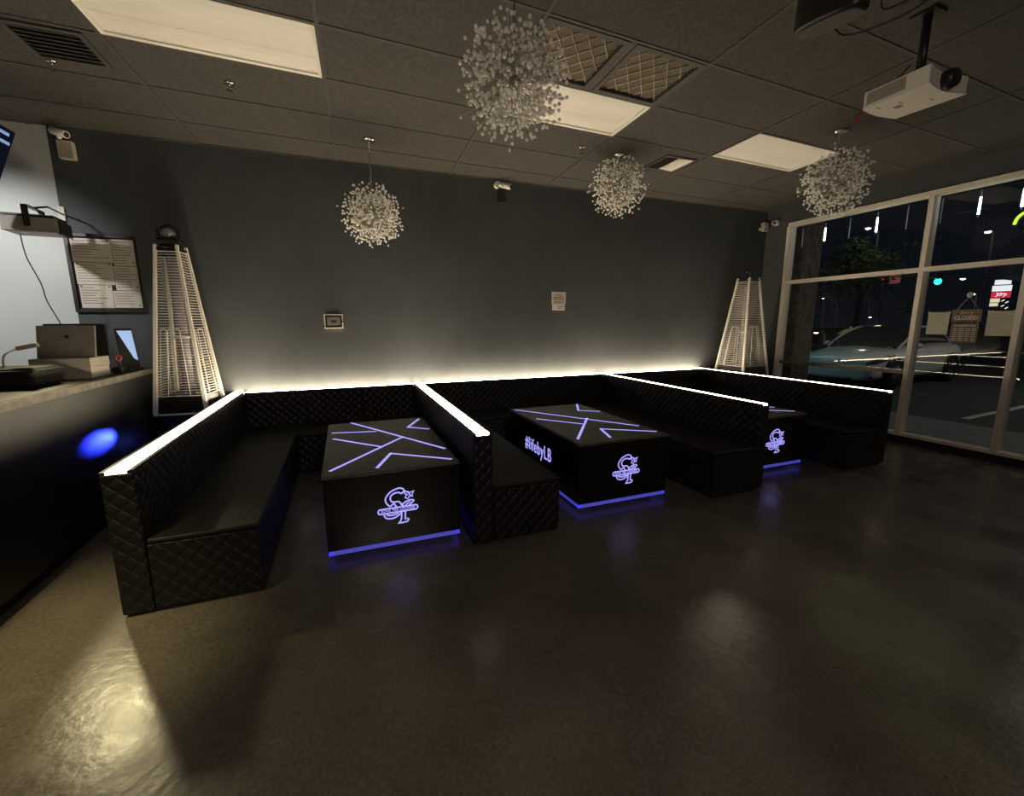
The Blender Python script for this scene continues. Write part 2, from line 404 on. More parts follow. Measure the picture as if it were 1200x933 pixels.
for a0, a1 in ((-.458, -.048), (.048, .458)):
    f = MB(); f.face([L(a0, -.42, .016), L(a0, .42, .016), L(a1, .42, .016), L(a1, -.42, .016)])
    fo = f.build('filter', M['filter'], rg)
    fb = MB(); W_, H_ = (a1 - a0) * 1.257, .84 * .61
    sx, sy = .115, .115
    def seg(u0, v0, u1, v1):
        gb2.append((u0, v0, u1, v1))
    gb2 = []
    for k in range(-12, 14):   # diagonal strands clipped to the panel
        for s in (1, -1):
            pts = []
            c0 = k * .15
            for n_ in range(0, 61):
                u = n_ / 60 * W_; v = c0 + s * u * 1.25
                if -.001 <= v <= H_ + .001: pts.append((u, v))
            if len(pts) > 2: seg(*pts[0], *pts[-1])
    for (u0, v0, u1, v1) in gb2:
        q0 = L(a0 + u0 / 1.257, -.42 + v0 / .61, .012); q1 = L(a0 + u1 / 1.257, -.42 + v1 / .61, .012)
        fb.tube([q0, q1], .0045, 4)
    fb.build('lattice', M['lattice'], fo)

# supply vents
def vent(x, y, s, label, m):
    t = thing('supply_vent', label, 'air vent', (x, y, CEIL))
    f = MB()
    for q in ((-s, s, -s, -s + .03), (-s, s, s - .03, s), (-s, -s + .03, -s + .03, s - .03), (s - .03, s, -s + .03, s - .03)): f.box(q[0], q[1], q[2], q[3], -.012, 0)
    f.build('frame', M['grid'], t)
    MB().box(-s + .03, s - .03, -s + .03, s - .03, -.002, 0).build('duct_opening', M['black_matte'], t)
    n = 7; v = MB()
    for k in range(n):
        y0 = -s + .035 + k * (2 * s - .07) / n
        v.hexa([(-s + .03, y0, -.012), (s - .03, y0, -.012), (s - .03, y0 + .004, -.012), (-s + .03, y0 + .004, -.012)],
               [(-s + .03, y0 + .02, -.002), (s - .03, y0 + .02, -.002), (s - .03, y0 + .024, -.002), (-s + .03, y0 + .024, -.002)])
    v.build('louver', M['grid'], t)
    if m:
        MB().hexa([(-.01, -s + .03, -.006), (s - .03, -s + .03, -.016), (s - .03, s - .03, -.016), (-.01, s - .03, -.006)],
              [(-.01, -s + .03, -.004), (s - .03, -s + .03, -.013), (s - .03, s - .03, -.013), (-.01, s - .03, -.004)]).build('deflector', M['troffer_frame'], t)
vent(3.50, 4.19, .20, 'small square ceiling vent with white deflector, between two chandeliers', 1)
vent(-1.56, 3.88, .20, 'black square ceiling vent in the dark corner over the bar', 0)

def sprinkler(x, y, label, r=.04):
    t = thing('sprinkler_head', label, 'sprinkler', (x, y, CEIL), group='ceiling sprinklers')
    MB().lathe([(.035 * r / .04, 0), (.037 * r / .04, -.006), (.02, -.01), (.012, -.012)], n=18).build('escutcheon', M['chrome'], t)
    b = MB().lathe([(.008, -.01), (.008, -.03)], n=10)
    for s in (-1, 1): b.tube([(s * .008, 0, -.012), (s * .016, 0, -.03), (0, 0, -.05)], .0025, 6)
    b.build('frame_arms', M['chrome'], t)
    MB().lathe([(.022, -.05), (.022, -.053)], n=16).build('deflector_plate', M['chrome'], t)
sprinkler(-.666, 4.017, 'chrome ceiling sprinkler below the large light over the bar side')
sprinkler(2.366, 4.153, 'chrome ceiling sprinkler between the two middle chandeliers')
sprinkler(-1.705, 4.118, 'small sprinkler in the dark ceiling corner beside the black vent', .03)

# ------------------------------------------------------------------ chandeliers
def branch_meshes(n):
    out = []
    for v in range(n):
        w_, beads = MB(), []; R = .285
        split = R * random.uniform(.36, .5)
        w_.tube([(0, 0, .02), (0, 0, split)], .0014, 4)
        for k in range(7):
            a = 2 * PI * k / 7 + random.uniform(-.5, .5); sp = random.uniform(.03, .095)
            rr = R * random.uniform(.62, 1.04)
            if k == 0: rr = R * random.uniform(1.0, 1.2); sp *= .5
            tip = Vector((sp * math.cos(a), sp * math.sin(a), math.sqrt(rr * rr - sp * sp)))
            st = Vector((0, 0, split * random.uniform(.6, 1)))
            w_.tube([st, (st + tip) / 2 + Vector((tip.x * .15, tip.y * .15, 0)), tip], .0009, 3)
            beads.append((tip, random.uniform(.0102, .0128)))
            if k % 3 == 0: beads.append((st + (tip - st) * .58 + Vector((tip.x * .1, tip.y * .1, 0)), .0092))
        wm = w_.build('branch', M['wire']); out.append((wm.data, beads)); bpy.data.objects.remove(wm)
    return out
BR = branch_meshes(6)
_b = MB().ball((0, 0, 0), 1., 1).build('crystal_bead', M['crystal']); BEAD = _b.data; bpy.data.objects.remove(_b)
EYE = Vector((0, 0, 1.5084))
def chandelier(x, y, z, label, seed, N=84):
    rnd = random.Random(seed)
    t = thing('starburst_chandelier', label, 'chandelier', (x, y, CEIL), group='starburst crystal chandeliers')
    MB().lathe([(.06, 0), (.062, -.012), (.05, -.022), (.012, -.028)], n=28).build('canopy', M['chrome'], t)
    MB().tube([(0, 0, -.02), (0, 0, z - CEIL + .03)], .006, 8).build('stem', M['chrome'], t)
    MB().ball((0, 0, z - CEIL), .036, 2).build('hub', M['steel'], t)
    allb = []
    for k in range(N):
        zz = 1 - 2 * (k + .5) / N; r_ = math.sqrt(1 - zz * zz); a = k * 2.399963 + rnd.uniform(-.12, .12)
        d = Vector((r_ * math.cos(a), r_ * math.sin(a), zz))
        if d.z > .985: continue
        wm, beads = BR[rnd.randrange(len(BR))]
        o = bpy.data.objects.new('branch', wm); COL.link(o); o.parent = t
        q = d.to_track_quat('Z', 'Y') @ Euler((0, 0, rnd.uniform(0, 6.28))).to_quaternion()
        s = rnd.uniform(.90, 1.06); mx = Matrix.LocRotScale(Vector((0, 0, z - CEIL)), q, Vector((s, s, s)))
        o.matrix_basis = mx
        for p, r in beads: allb.append((((mx @ p) + Vector((x, y, CEIL)) - EYE).length, o, p, r, mx))
    allb.sort(key=lambda q: q[0])
    for _, o, p, r, mx in allb[:100]:       # the beads nearest the viewer one by one, the rest as one mass
        b = bpy.data.objects.new('crystal_bead', BEAD); COL.link(b); b.parent = o; b.location = p; b.scale = (r, r, r)
    rest = MB()
    for _, o, p, r, mx in allb[100:]: rest.ball(mx @ p, r, 1)
    rest.build('crystal_beads', M['crystal'], t)['kind'] = 'stuff'
chandelier(.936, 2.374, 2.771, 'largest starburst chandelier, nearest, hanging beside the latticed air return', 1)
chandelier(.344, 4.687, 2.566, 'lowest starburst chandelier on a long stem before the back wall, above the thermostat', 2)
chandelier(2.82, 4.176, 2.934, 'starburst chandelier on a short stem beside the small square white ceiling vent', 3)
chandelier(4.413, 2.973, 2.804, 'starburst chandelier nearest the shop window, below the third ceiling light', 4)

# ------------------------------------------------------------------ booths
BT, SZ = .795, .415     # top of backs, seat height
def partition(x0, x1, y0, label, y1=YB - .004):
    t = thing('booth_partition', label, 'booth partition', ((x0 + x1) / 2, (y0 + y1) / 2, 0), group='booth partitions with lit tops')
    hx, hy = (x1 - x0) / 2, (y1 - y0) / 2
    MB().box(-hx, hx, -hy, hy, .015, BT - .012).build('upholstered_panel', M['quilt'], t, bevel=.012)
    MB().box(-hx + .02, hx - .02, -hy + .03, hy - .005, 0, .02).build('plinth', M['black_matte'], t)
    sw = .044 if hx > .055 else .024
    c_ = MB(); c_.box(-hx + .003, -sw, -hy + .003, hy - .002, BT - .016, BT - .001); c_.box(sw, hx - .003, -hy + .003, hy - .002, BT - .016, BT - .001)
    c_.build('top_trim', M['channel'], t)
    MB().box(-sw, sw, -hy + .006, hy - .001, BT - .016, BT).build('led_strip', M['led'], t)
partition(-1.169, -1.029, 2.612, 'quilted black booth partition with glowing top nearest the bar counter')
partition(.745, .880, 2.649, 'quilted black booth partition with glowing top between the two nearest lit tables')
partition(3.395, 3.500, 2.700, 'quilted black booth partition with glowing top between the middle and the window-side table')
partition(5.215, 5.315, 2.720, 'quilted black booth partition with glowing top nearest the shop window')
def rear_back(x0, x1, label):
    y0, y1 = YB - .145, YB - .003
    t = thing('rear_booth_back', label, 'booth back', ((x0 + x1) / 2, (y0 + y1) / 2, 0), group='booth backs along the wall')
    hx, hy = (x1 - x0) / 2, (y1 - y0) / 2
    n = max(1, round((x1 - x0) / .62)); b = MB()
    for k in range(n):
        a = -hx + 2 * hx * k / n; e = -hx + 2 * hx * (k + 1) / n
        b.box(a + .0015, e - .0015, -hy, hy, .015, BT - .012)
    b.build('upholstered_panel', M['quilt'], t, bevel=.008)
    c_ = MB(); c_.box(-hx + .002, hx - .002, -hy + .002, -.052, BT - .016, BT - .001); c_.box(-hx + .002, hx - .002, .066, hy, BT - .016, BT - .001)
    c_.build('top_trim', M['channel'], t)
    MB().box(-hx + .004, hx - .004, -.052, .066, BT - .016, BT).build('led_strip', M['led'], t)
    MB().box(-hx, hx, -hy + .02, hy, 0, .02).build('plinth', M['black_matte'], t)
rear_back(-1.026, .742, 'quilted black booth back with lit top on the wall, below the thermostat')
rear_back(.883, 3.392, 'widest quilted black booth back with lit top on the wall, behind the middle table')
rear_back(3.503, 5.212, 'quilted black booth back with lit top on the wall, in the booth nearest the window')
def bench(x0, x1, y0, y1, label, kick):
    t = thing('booth_bench', label, 'bench', ((x0 + x1) / 2, (y0 + y1) / 2, 0), group='black booth benches')
    hx, hy = (x1 - x0) / 2, (y1 - y0) / 2
    MB().box(-hx, hx, -hy, hy, .02, SZ - .03).build('quilted_base', M['quilt'], t, bevel=.008)
    MB().box(-hx, hx, -hy, hy - .002, SZ - .03, SZ).build('seat', M['leather'], t, bevel=.014, seg=3)
    MB().box(-hx + .015, hx - .015, -hy + .03, hy - .01, 0, .022).build('plinth', M['black_matte'], t)
ye = YB - .148
bench(-1.026, -.512, 2.615, ye, 'long black quilted bench beside the bar-side partition', 1)
bench(-.509, .742, ye - .52, ye, 'black bench against the wall behind the nearest lit table', 1)
bench(.883, 1.387, 2.652, ye, 'black quilted bench between the two nearest lit tables', 1)
bench(1.390, 2.872, ye - .52, ye, 'black bench against the wall behind the hashtag table', 1)
bench(2.875, 3.392, 2.672, ye, 'black quilted bench right beside the hashtag table, against the middle partition', 1)
bench(3.503, 4.690, ye - .52, ye, 'black bench against the wall in the booth nearest the window', 1)
bench(4.693, 5.212, 2.724, ye, 'black bench in the dark booth nearest the shop window', 1)

# ------------------------------------------------------------------ lit tables
LOGO = {'a': [(0.04, 0.393), (0.057, 0.41), (0.052, 0.425), (0.028, 0.434), (-0.004, 0.427), (-0.034, 0.412), (-0.059, 0.382), (-0.065, 0.36), (-0.056, 0.335), (-0.036, 0.315), (-0.014, 0.332), (-0.004, 0.318), (0.006, 0.302)],
'b': [(0.04, 0.393), (0.022, 0.404), (-0.005, 0.402), (-0.024, 0.391), (-0.033, 0.375), (-0.029, 0.351), (-0.008, 0.341), (0.019, 0.341), (0.034, 0.324), (0.052, 0.303)],
'c': [(-0.077, 0.261), (-0.074, 0.246), (-0.059, 0.233), (-0.03, 0.228), (-0.003, 0.234), (0.019, 0.247), (0.031, 0.26)],
'd': [(-0.062, 0.26), (-0.044, 0.252), (-0.012, 0.252), (0.015, 0.26)],
'e': [(0.036, 0.271), (0.033, 0.219), (0.025, 0.199), (0.009, 0.189), (0.038, 0.188), (0.071, 0.191), (0.082, 0.207), (0.072, 0.213), (0.057, 0.208), (0.061, 0.27)],
'f': [(0.033, 0.312), (0.061, 0.33), (0.089, 0.341), (0.117, 0.337), (0.113, 0.326), (0.098, 0.314), (0.084, 0.301)],
'g': [(0.063, 0.305), (0.077, 0.32), (0.096, 0.33)],
'h': [(0.062, 0.41), (0.091, 0.392), (0.123, 0.402), (0.109, 0.379), (0.114, 0.364), (0.093, 0.37), (0.081, 0.353), (0.062, 0.36), (0.069, 0.375), (0.081, 0.378), (0.061, 0.391), (0.062, 0.41)],
'i': [(0.081, 0.405), (0.101, 0.366)],
'j': [(-0.102, 0.301), (0.131, 0.301), (0.14, 0.297), (0.144, 0.286), (0.14, 0.275), (0.131, 0.27), (-0.102, 0.268), (-0.111, 0.272), (-0.115, 0.284), (-0.111, 0.296), (-0.102, 0.301)]}
SHARP = ('h', 'i', 'j', 'e')
def ribbon(mb, pts, wd, y):
    """flat raised strip following 2-D points on the table's front"""
    P = [Vector((a, b)) for a, b in pts]; n = len(P); Lf, Rt = [], []
    for i in range(n):
        d = (P[min(i + 1, n - 1)] - P[max(i - 1, 0)]).normalized(); q = Vector((-d.y, d.x)) * wd / 2
        Lf.append(P[i] + q); Rt.append(P[i] - q)
    for i in range(n - 1):
        a, b, c_, d_ = Lf[i], Lf[i + 1], Rt[i + 1], Rt[i]
        mb.hexa([(a.x, y, a.y), (b.x, y, b.y), (c_.x, y, c_.y), (d_.x, y, d_.y)], [(v.x, y - .002, v.y) for v in (a, b, c_, d_)])
TH = .572
def lit_table(x0, x1, y0, y1, lines, label, hashtag):
    t = thing('lit_table', label, 'table', ((x0 + x1) / 2, (y0 + y1) / 2, 0), group='black lounge tables with violet lights')
    hx, hy = (x1 - x0) / 2, (y1 - y0) / 2; cx, cy = (x0 + x1) / 2, (y0 + y1) / 2
    MB().box(-hx + .004, hx - .004, -hy + .004, hy - .004, .065, TH - .022).build('body', M['black_gloss'], t, bevel=.003)
    MB().box(-hx, hx, -hy, hy, TH - .022, TH).build('tabletop', M['table_top'], t, bevel=.003)
    MB().box(-hx + .09, hx - .09, -hy + .09, hy - .09, 0, .065).build('plinth', M['black_plastic'], t)
    e = .022; fr = MB()
    loop = [(-hx + e, -hy + e), (hx - e, -hy + e), (hx - e, hy - e), (-hx + e, hy - e)]
    for k in range(4):
        (a, b), (c_, d_) = loop[k], loop[(k + 1) % 4]
        fr.box(min(a, c_) - .014, max(a, c_) + .014, min(b, d_) - .014, max(b, d_) + .014, .034, .062)
    fr.build('base_glow_strip', M['violet_glow'], t)
    for seg_ in lines:
        lm = MB()
        for (ax, ay), (bx, by) in zip(seg_, seg_[1:]):
            d = Vector((bx - ax, by - ay)).normalized(); n = Vector((-d.y, d.x)) * .0105; o = d * .006
            q = [(ax - n.x - o.x, ay - n.y - o.y), (bx - n.x + o.x, by - n.y + o.y), (bx + n.x + o.x, by + n.y + o.y), (ax + n.x - o.x, ay + n.y - o.y)]
            lm.hexa([(a - cx, b - cy, TH - .001) for a, b in q], [(a - cx, b - cy, TH + .0015) for a, b in q])
        lm.build('light_line', M['violet'], t)
    lg = MB()
    for k, pts in LOGO.items():
        pp = pts if k in SHARP else [(v.x, v.y) for v in catmull([(a, b, 0) for a, b in pts], 4)]
        ribbon(lg, pp, .0095 if k not in 'hig' else .008, -hy + .003)
    lo = lg.build('lounge_logo', M['violet'], t)
    text_mesh('SOVA TEA LOUNGE', .024, 'logo_lettering', M['violet'], lo, basis((1, 0, 0), (0, 0, 1), (0, -1, 0), (.014, -hy + .0025, .2845)), .0015, 1.05, 'CENTER', 1.0)
    if hashtag:
        text_mesh('#lifebyLB', .178, 'hashtag_lettering', M['violet'], t, basis((0, -1, 0), (0, 0, 1), (-1, 0, 0), (-hx + .003, 3.665 - cy, .318)), .0015, 1.12, 'CENTER', .80, .0005)
    return t
t1 = [[(-.14, 2.918), (.397, 3.607)], [(-.136, 3.765), (.209, 3.385)], [(.013, 4.336), (.660, 3.149)], [(.639, 4.262), (.494, 3.955), (.660, 3.816)],
      [(.148, 2.874), (.264, 3.172), (.646, 2.875)], [(-.147, 3.981), (.205, 3.903)]]
t2 = [[(1.705, 4.33), (2.480, 3.207)], [(1.733, 3.009), (2.215, 3.671)], [(1.735, 3.83), (2.040, 3.468)], [(2.490, 4.36), (2.325, 4.040), (2.510, 3.905)],
      [(2.008, 2.955), (2.096, 3.235), (2.490, 2.975)]]
lit_table(-.190, .688, 2.812, 4.34, t1, 'black lit table with violet line top, nearest the bar, tight beside a partition', True)
lit_table(1.666, 2.535, 2.862, 4.39, t2, 'black lit table with violet hashtag lettering on its side, in the middle booth', True)
t3 = [[(x + 1.94, y + .16) for x, y in s] for s in t2]
t3 = [[(x, min(y, 4.5)) for x, y in s] for s in t3]
lit_table(3.595, 4.465, 3.02, 4.55, t3, 'black lit table mostly hidden behind a partition, in the booth nearest the window', False)

# ------------------------------------------------------------------ pyramid patio heaters
def heater(x, y, rz, zt, zb, rt, rb, label, floor_label=None):
    """rt, rb: half widths at the top (zt) and bottom (zb) of the wire guard"""
    t = thing('patio_heater', label, 'patio heater', (x, y, 0), (0, 0, rz), group='pyramid patio heaters')
    def hw(z): return rb + (rt - rb) * (z - zb) / (zt - zb)
    zl = zb - .16     # ledge of the burner box
    C4 = ((-1, -1), (1, -1), (1, 1), (-1, 1))
    for sx, sy in C4:
        p = MB(); a, b = hw(zt + .02), hw(zl)
        r_ = .012
        bot = [(sx * b + dx * r_ * 1.3, sy * b + dy * r_ * 1.3, zl) for dx, dy in C4]; top = [(sx * a + dx * r_, sy * a + dy * r_, zt + .03) for dx, dy in C4]
        p.hexa(bot, top); p.build('post', M['white_metal'], t, bevel=.002)
    nb = 52
    for k, (s0, s1) in enumerate(zip(C4, C4[1:] + C4[:1])):
        g = MB()
        for i in range(nb + 1):
            z = zb + (zt - .03 - zb) * i / nb; h = hw(z)
            g.tube([(s0[0] * h, s0[1] * h, z), (s1[0] * h, s1[1] * h, z)], .0034 if i % nb else .006, 4, cap=False)
        # the pair of upright wires joined by a hoop in the lower half
        zq = zb + (zt - zb) * .46
        for f in (.30, .70):
            pass
        def P(f, z, e=.006):
            h = hw(z) + e; return (s0[0] * h + (s1[0] - s0[0]) * h * f, s0[1] * h + (s1[1] - s0[1]) * h * f, z)
        g.tube([P(.28, zb), P(.34, zq - .02), P(.37, zq), P(.63, zq), P(.66, zq - .02), P(.72, zb)], .0042, 4)
        g.build('wire_guard', M['white_metal'], t)
    MB().lathe([(.05, zb - .02), (.05, zt - .12), (.052, zt - .05)], n=24).build('glass_tube', M['heater_glass'], t)
    # tube collar in the middle
    MB().lathe([(.064, zb + .62 * (zt - zb) - .30), (.066, zb + .62 * (zt - zb) - .27)], n=24).build('tube_collar', M['steel'], t)
    cp = MB(); h = hw(zt) + .012
    cp.box(-h, h, -h, h, zt - .015, zt); cp.box(-h + .02, h - .02, -h + .02, h - .02, zt - .07, zt - .015)
    cp.build('top_cap', M['black_metal'], t)
    # dark burner skirt, ledge and lower cabinet
    a, b = hw(zb) - .012, hw(zl) - .012
    MB().hexa([(sx * b, sy * b, zl) for sx, sy in C4], [(sx * a, sy * a, zb) for sx, sy in C4]).build('burner_skirt', M['black_metal'], t)
    e = hw(zl) + .012
    MB().box(-e, e, -e, e, zl - .016, zl).build('ledge', M['white_metal'], t, bevel=.004)
    c0, c1 = hw(zl) - .012, hw(zl) + .0
    MB().hexa([(sx * c1, sy * c1, .05) for sx, sy in C4], [(sx * c0, sy * c0, zl - .016) for sx, sy in C4]).build('cabinet', M['reflector'], t, bevel=.006)
    MB().box(-c1 - .004, c1 + .004, -c1 - .004, c1 + .004, 0, .05).build('base', M['black_metal'], t, bevel=.008)
heater(-1.425, 4.975, -.13, 2.19, .86, .085, .195, 'tall white wire pyramid heater standing between the bar counter and the booth')
heater(5.720, 4.965, .02, 2.13, .86, .100, .240, 'white wire pyramid heater in the corner beside the shop window')
def moving_head(x, y, z, rz, label, s=1., spot=False):
    t = thing('moving_head_light', label, 'stage light', (x, y, z), (0, 0, rz), group='stage lights on the heaters')
    MB().box(-.085 * s, .085 * s, -.075 * s, .075 * s, 0, .045 * s).build('base', M['black_plastic'], t, bevel=.01)
    y_ = MB()
    y_.lathe([(.05 * s, .045 * s), (.05 * s, .058 * s)], n=20)
    for q in (-1, 1): y_.box(q * .085 * s - .012 * s, q * .085 * s + .012 * s, -.03 * s, .03 * s, .055 * s, .155 * s)
    y_.box(-.085 * s, .085 * s, -.03 * s, .03 * s, .055 * s, .07 * s)
    y_.build('yoke', M['black_plastic'], t, bevel=.004)
    hd = MB().lathe([(.035 * s, -.075 * s), (.06 * s, -.06 * s), (.062 * s, .0), (.055 * s, .05 * s), (.05 * s, .075 * s)], n=22)
    hd.xf(Matrix.Translation((0, 0, .13 * s)) @ Matrix.Rotation(-1.25, 4, 'X'))
    ho = hd.build('head', M['black_plastic'], t)
    ln = MB().lathe([(.042 * s, .070 * s), (.042 * s, .078 * s), (.02 * s, .083 * s)], n=20)
    ln.xf(Matrix.Translation((0, 0, .13 * s)) @ Matrix.Rotation(1.9, 4, 'X')); ln.build('lens', M['headlamp'], ho)
moving_head(-1.425, 4.975, 2.222, .1, 'black moving-head stage light on top of the heater by the bar')
moving_head(5.720, 4.965, 2.162, .9, 'small black stage light on top of the corner heater by the window', .7)

# ------------------------------------------------------------------ bar counter and what stands on it
ct = thing('bar_counter', 'glossy black bar counter with dusty grey top edge lightened for LED light', 'bar counter', (-2.05, 2., 0))
MB().box(-.27, .33, -4.4, 3.08, .10, 1.065).build('front_panel', M['counter_front'], ct)
MB().box(-.29, .335, -4.42, 3.09, 1.065, 1.112).build('counter_top', M['counter_top'], ct, bevel=.003)
MB().box(.333, .345, -4.42, 3.09, 1.058, 1.108).build('edge_band', M['counter_edge'], ct, bevel=.002)
MB().box(-.25, .27, -4.38, 3.06, 0, .10).build('toe_kick', M['black_matte'], ct)
CT = 1.112
b = thing('equipment_box', 'flat beige-grey box on the counter under the tilted grey panel', 'box', (-1.945, 4.25, CT))
MB().box(-.19, .15, -.08, .20, .0, .085).build('case', M['beige'], b, bevel=.004)
MB().box(-.195, .155, -.085, .205, .085, .155).build('lid', M['beige'], b, bevel=.004)
mo = thing('point_of_sale_monitor', 'grey tilted monitor panel with a round hole, seen from behind on the counter', 'monitor', (-1.945, 4.24, CT + .155), (0, 0, .0))
p = MB(); p.box(-.175, .165, -.012, .012, 0, .245); p.xf(Matrix.Rotation(-.22, 4, 'X'))
p.build('back_shell', M['grey_plastic'], mo, bevel=.004)
h_ = MB().lathe([(.013, -.0135), (.013, -.012)], axis='y', n=18); h_.xf(Matrix.Rotation(-.22, 4, 'X') @ Matrix.Translation((.0, 0, .160)))
h_.build('mount_hole', M['black_matte'], mo)
s_ = MB(); s_.box(-.155, .155, .0125, .0135, .01, .215); s_.xf(Matrix.Rotation(-.22, 4, 'X')); s_.build('screen', M['screen'], mo)
ft = MB(); ft.box(-.07, .07, .0, .11, 0, .012); ft.box(-.02, .02, .02, .09, .01, .05); ft.build('foot', M['black_plastic'], mo)
dm = thing('dark_monitor', 'black monitor standing on the counter behind the grey panel', 'monitor', (-2.06, 4.70, CT))
MB().box(-.03, .03, -.02, .02, .015, .2).build('stand', M['black_plastic'], dm)
MB().box(-.11, .11, -.08, .08, 0, .015).build('base', M['black_plastic'], dm, bevel=.004)
MB().box(-.20, .20, -.05, -.02, .1, .41).build('back_shell', M['black_plastic'], dm, bevel=.008)
tb = thing('tablet', 'small tablet with glowing pale blue screen at the end of the counter', 'tablet', (-1.80, 4.86, CT), (0, 0, .95))
p = MB(); p.box(-.07, .07, -.006, .006, .02, .37); p.xf(Matrix.Rotation(-.12, 4, 'X')); p.build('case', M['black_plastic'], tb, bevel=.004)
p = MB(); p.face([(.03, -.0075, .10), (.06, -.0075, .08), (.06, -.0075, .35), (-.06, -.0075, .35)]); p.xf(Matrix.Rotation(-.12, 4, 'X')); p.build('screen', M['tablet_screen'], tb)
p = MB(); p.box(-.06, .06, -.05, .07, 0, .02); p.build('stand', M['black_plastic'], tb, bevel=.003)
rt = thing('card_reader', 'dark card reader with a red ring before the glowing tablet', 'card reader', (-1.80, 4.62, CT))
MB().box(-.035, .035, -.05, .05, 0, .05).build('body', M['black_plastic'], rt, bevel=.008)
MB().tube(catmull([(.02, -.055, .10), (.045, -.05, .125), (.03, -.05, .15), (.008, -.055, .13)], 5, True), .006, 6, True).build('red_ring', M['red_tag'], rt)
MB().tube([(0, 0, .045), (.01, -.02, .09), (.02, -.05, .105)], .006, 6).build('stalk', M['black_plastic'], rt)
bg = thing('black_case', 'low black case on the counter at the picture edge', 'case', (-2.06, 3.80, CT))
MB().box(-.22, .20, -.16, .16, 0, .13).build('body', M['black_matte'], bg, bevel=.03, seg=4)
MB().box(-.23, .21, -.17, .17, .10, .115).build('lid_rim', M['black_plastic'], bg, bevel=.006)
hs = thing('cable_adapter', 'grey cable adapter on a pale cord above the black case', 'adapter', (-1.92, 3.80, CT + .13))
p = MB(); p.box(-.055, .055, -.018, .018, -.014, .014); p.xf(Matrix.Translation((-.02, 0, .13)) @ Matrix.Rotation(-.22, 4, 'Y')); p.build('body', M['grey_plastic'], hs, bevel=.006)
MB().tube(catmull([(-.075, 0, .115), (-.11, 0, .10), (-.14, -.01, .07), (-.15, -.01, 0)], 6), .006, 8).build('cord', M['light_plastic'], hs)
cw = tag(MB().tube(catmull([(-.10, 0, 0), (-.07, .01, .07), (-.055, 0, .11), (-.10, 0, .15), (-.13, 0, .11), (-.15, 0, .02)], 6), .0035, 6).build('loose_wire', M['black_plastic'], None, (-2.03, 3.80, CT + .131)), 'thin loose wire loop at the picture edge beside the adapter', 'wire')

# TV
tv = thing('television', 'wall-hung television with navy picture and pale blue strokes, cut by the picture edge', 'television', (-2.345, 4.10, 2.643), (0, math.radians(22), 0))
MB().box(-.03, .02, -.55, .55, -.325, .325).build('case', M['black_plastic'], tv, bevel=.006)
MB().box(.0205, .0225, -.54, .54, -.32, .32).build('screen', M['tv_screen'], tv)
tx = MB()
for a, b_, z in ((.28, .49, .285), (.20, .52, .225)): tx.hexa([(.0226, a, z - .011), (.0226, b_, z - .011), (.0226, b_, z + .011), (.0226, a, z + .011)], [(.0236, a, z - .011), (.0236, b_, z - .011), (.0236, b_, z + .011), (.0236, a, z + .011)])
tx.build('picture_strokes', M['tv_text'], tv)
MB().tube([(-.03, 0, 0), (-.16, 0, -.05)], .03, 10).build('mount_arm', M['black_metal'], tv)

# stage laser hung from the white wall
dj = thing('effect_projector', 'grey-black effect light on a yoke hanging from the white wall', 'stage light', (-2.31, 4.92, 2.315), (0, 0, .10))
MB().box(-.165, .165, -.13, .13, -.06, .055).build('body', M['grey_plastic'], dj, bevel=.006)
b = MB(); b.box(.155, .185, -.10, .10, -.065, .04); b.build('front_hood', M['black_plastic'], dj, bevel=.004)
MB().box(-.155, .155, -.125, .125, .055, .075).build('lid', M['black_plastic'], dj, bevel=.004)
b = MB()
for yy in (-.138, .138): b.box(-.025, .015, yy - .004, yy + .004, -.02, .145)
b.box(-.025, .015, -.142, .142, .137, .145); b.build('yoke', M['black_metal'], dj)
MB().lathe([(.02, -.076), (.02, -.079)], c=(-.06, -.06, .014), n=14).build('lens', M['troffer'], dj)
b = MB(); b.tube([(0, 0, .145), (.02, .2, .20), (.02, .45, .20)], .008, 8); b.build('wall_arm', M['black_metal'], dj)
MB().box(.0, .045, .445, .4655, .14, .26).build('wall_plate', M['light_plastic'], dj)
MB().tube(catmull([(-.10, -.02, -.07), (-.095, .0, -.25), (-.06, .06, -.45), (-.055, .1, -.6), (0, .12, -.8), (.02, .12, -.95), (.03, .1, -1.15)], 8), .0045, 6).build('power_cord', M['black_plastic'], dj)

# notice board and pinned sheets
nb_ = thing('notice_board', 'black framed notice board covered with pinned papers, on the back wall', 'notice board', (-2.07, YB - .002, 1.99))
MB().box(-.245, .245, -.012, 0, -.33, .33).build('board', M['black_matte'], nb_)
f = MB()
for q in ((-.275, -.243, -.36, .36), (.243, .262, -.36, .36), (-.243, .243, -.36, -.33), (-.243, .243, .33, .36)): f.box(q[0], q[1], -.028, 0, q[2], q[3])
f.build('frame', M['black_plastic'], nb_, bevel=.003)
sheets = [(-.238, .062, .105, .318, 'pinned notice sheet, top corner of the board nearest the white wall'), (.066, .236, .08, .322, 'pinned notice sheet, top corner of the board nearest the heater'),
          (-.232, .050, -.10, .100, 'wide pinned notice sheet across the middle of the board'), (.054, .240, -.15, .075, 'pinned table-like sheet at the middle of the board, heater side'),
          (-.225, .02, -.318, -.105, 'pinned notice sheet at the bottom of the board, white wall side'), (.024, .242, -.315, -.155, 'pinned notice sheet at the bottom of the board, heater side')]
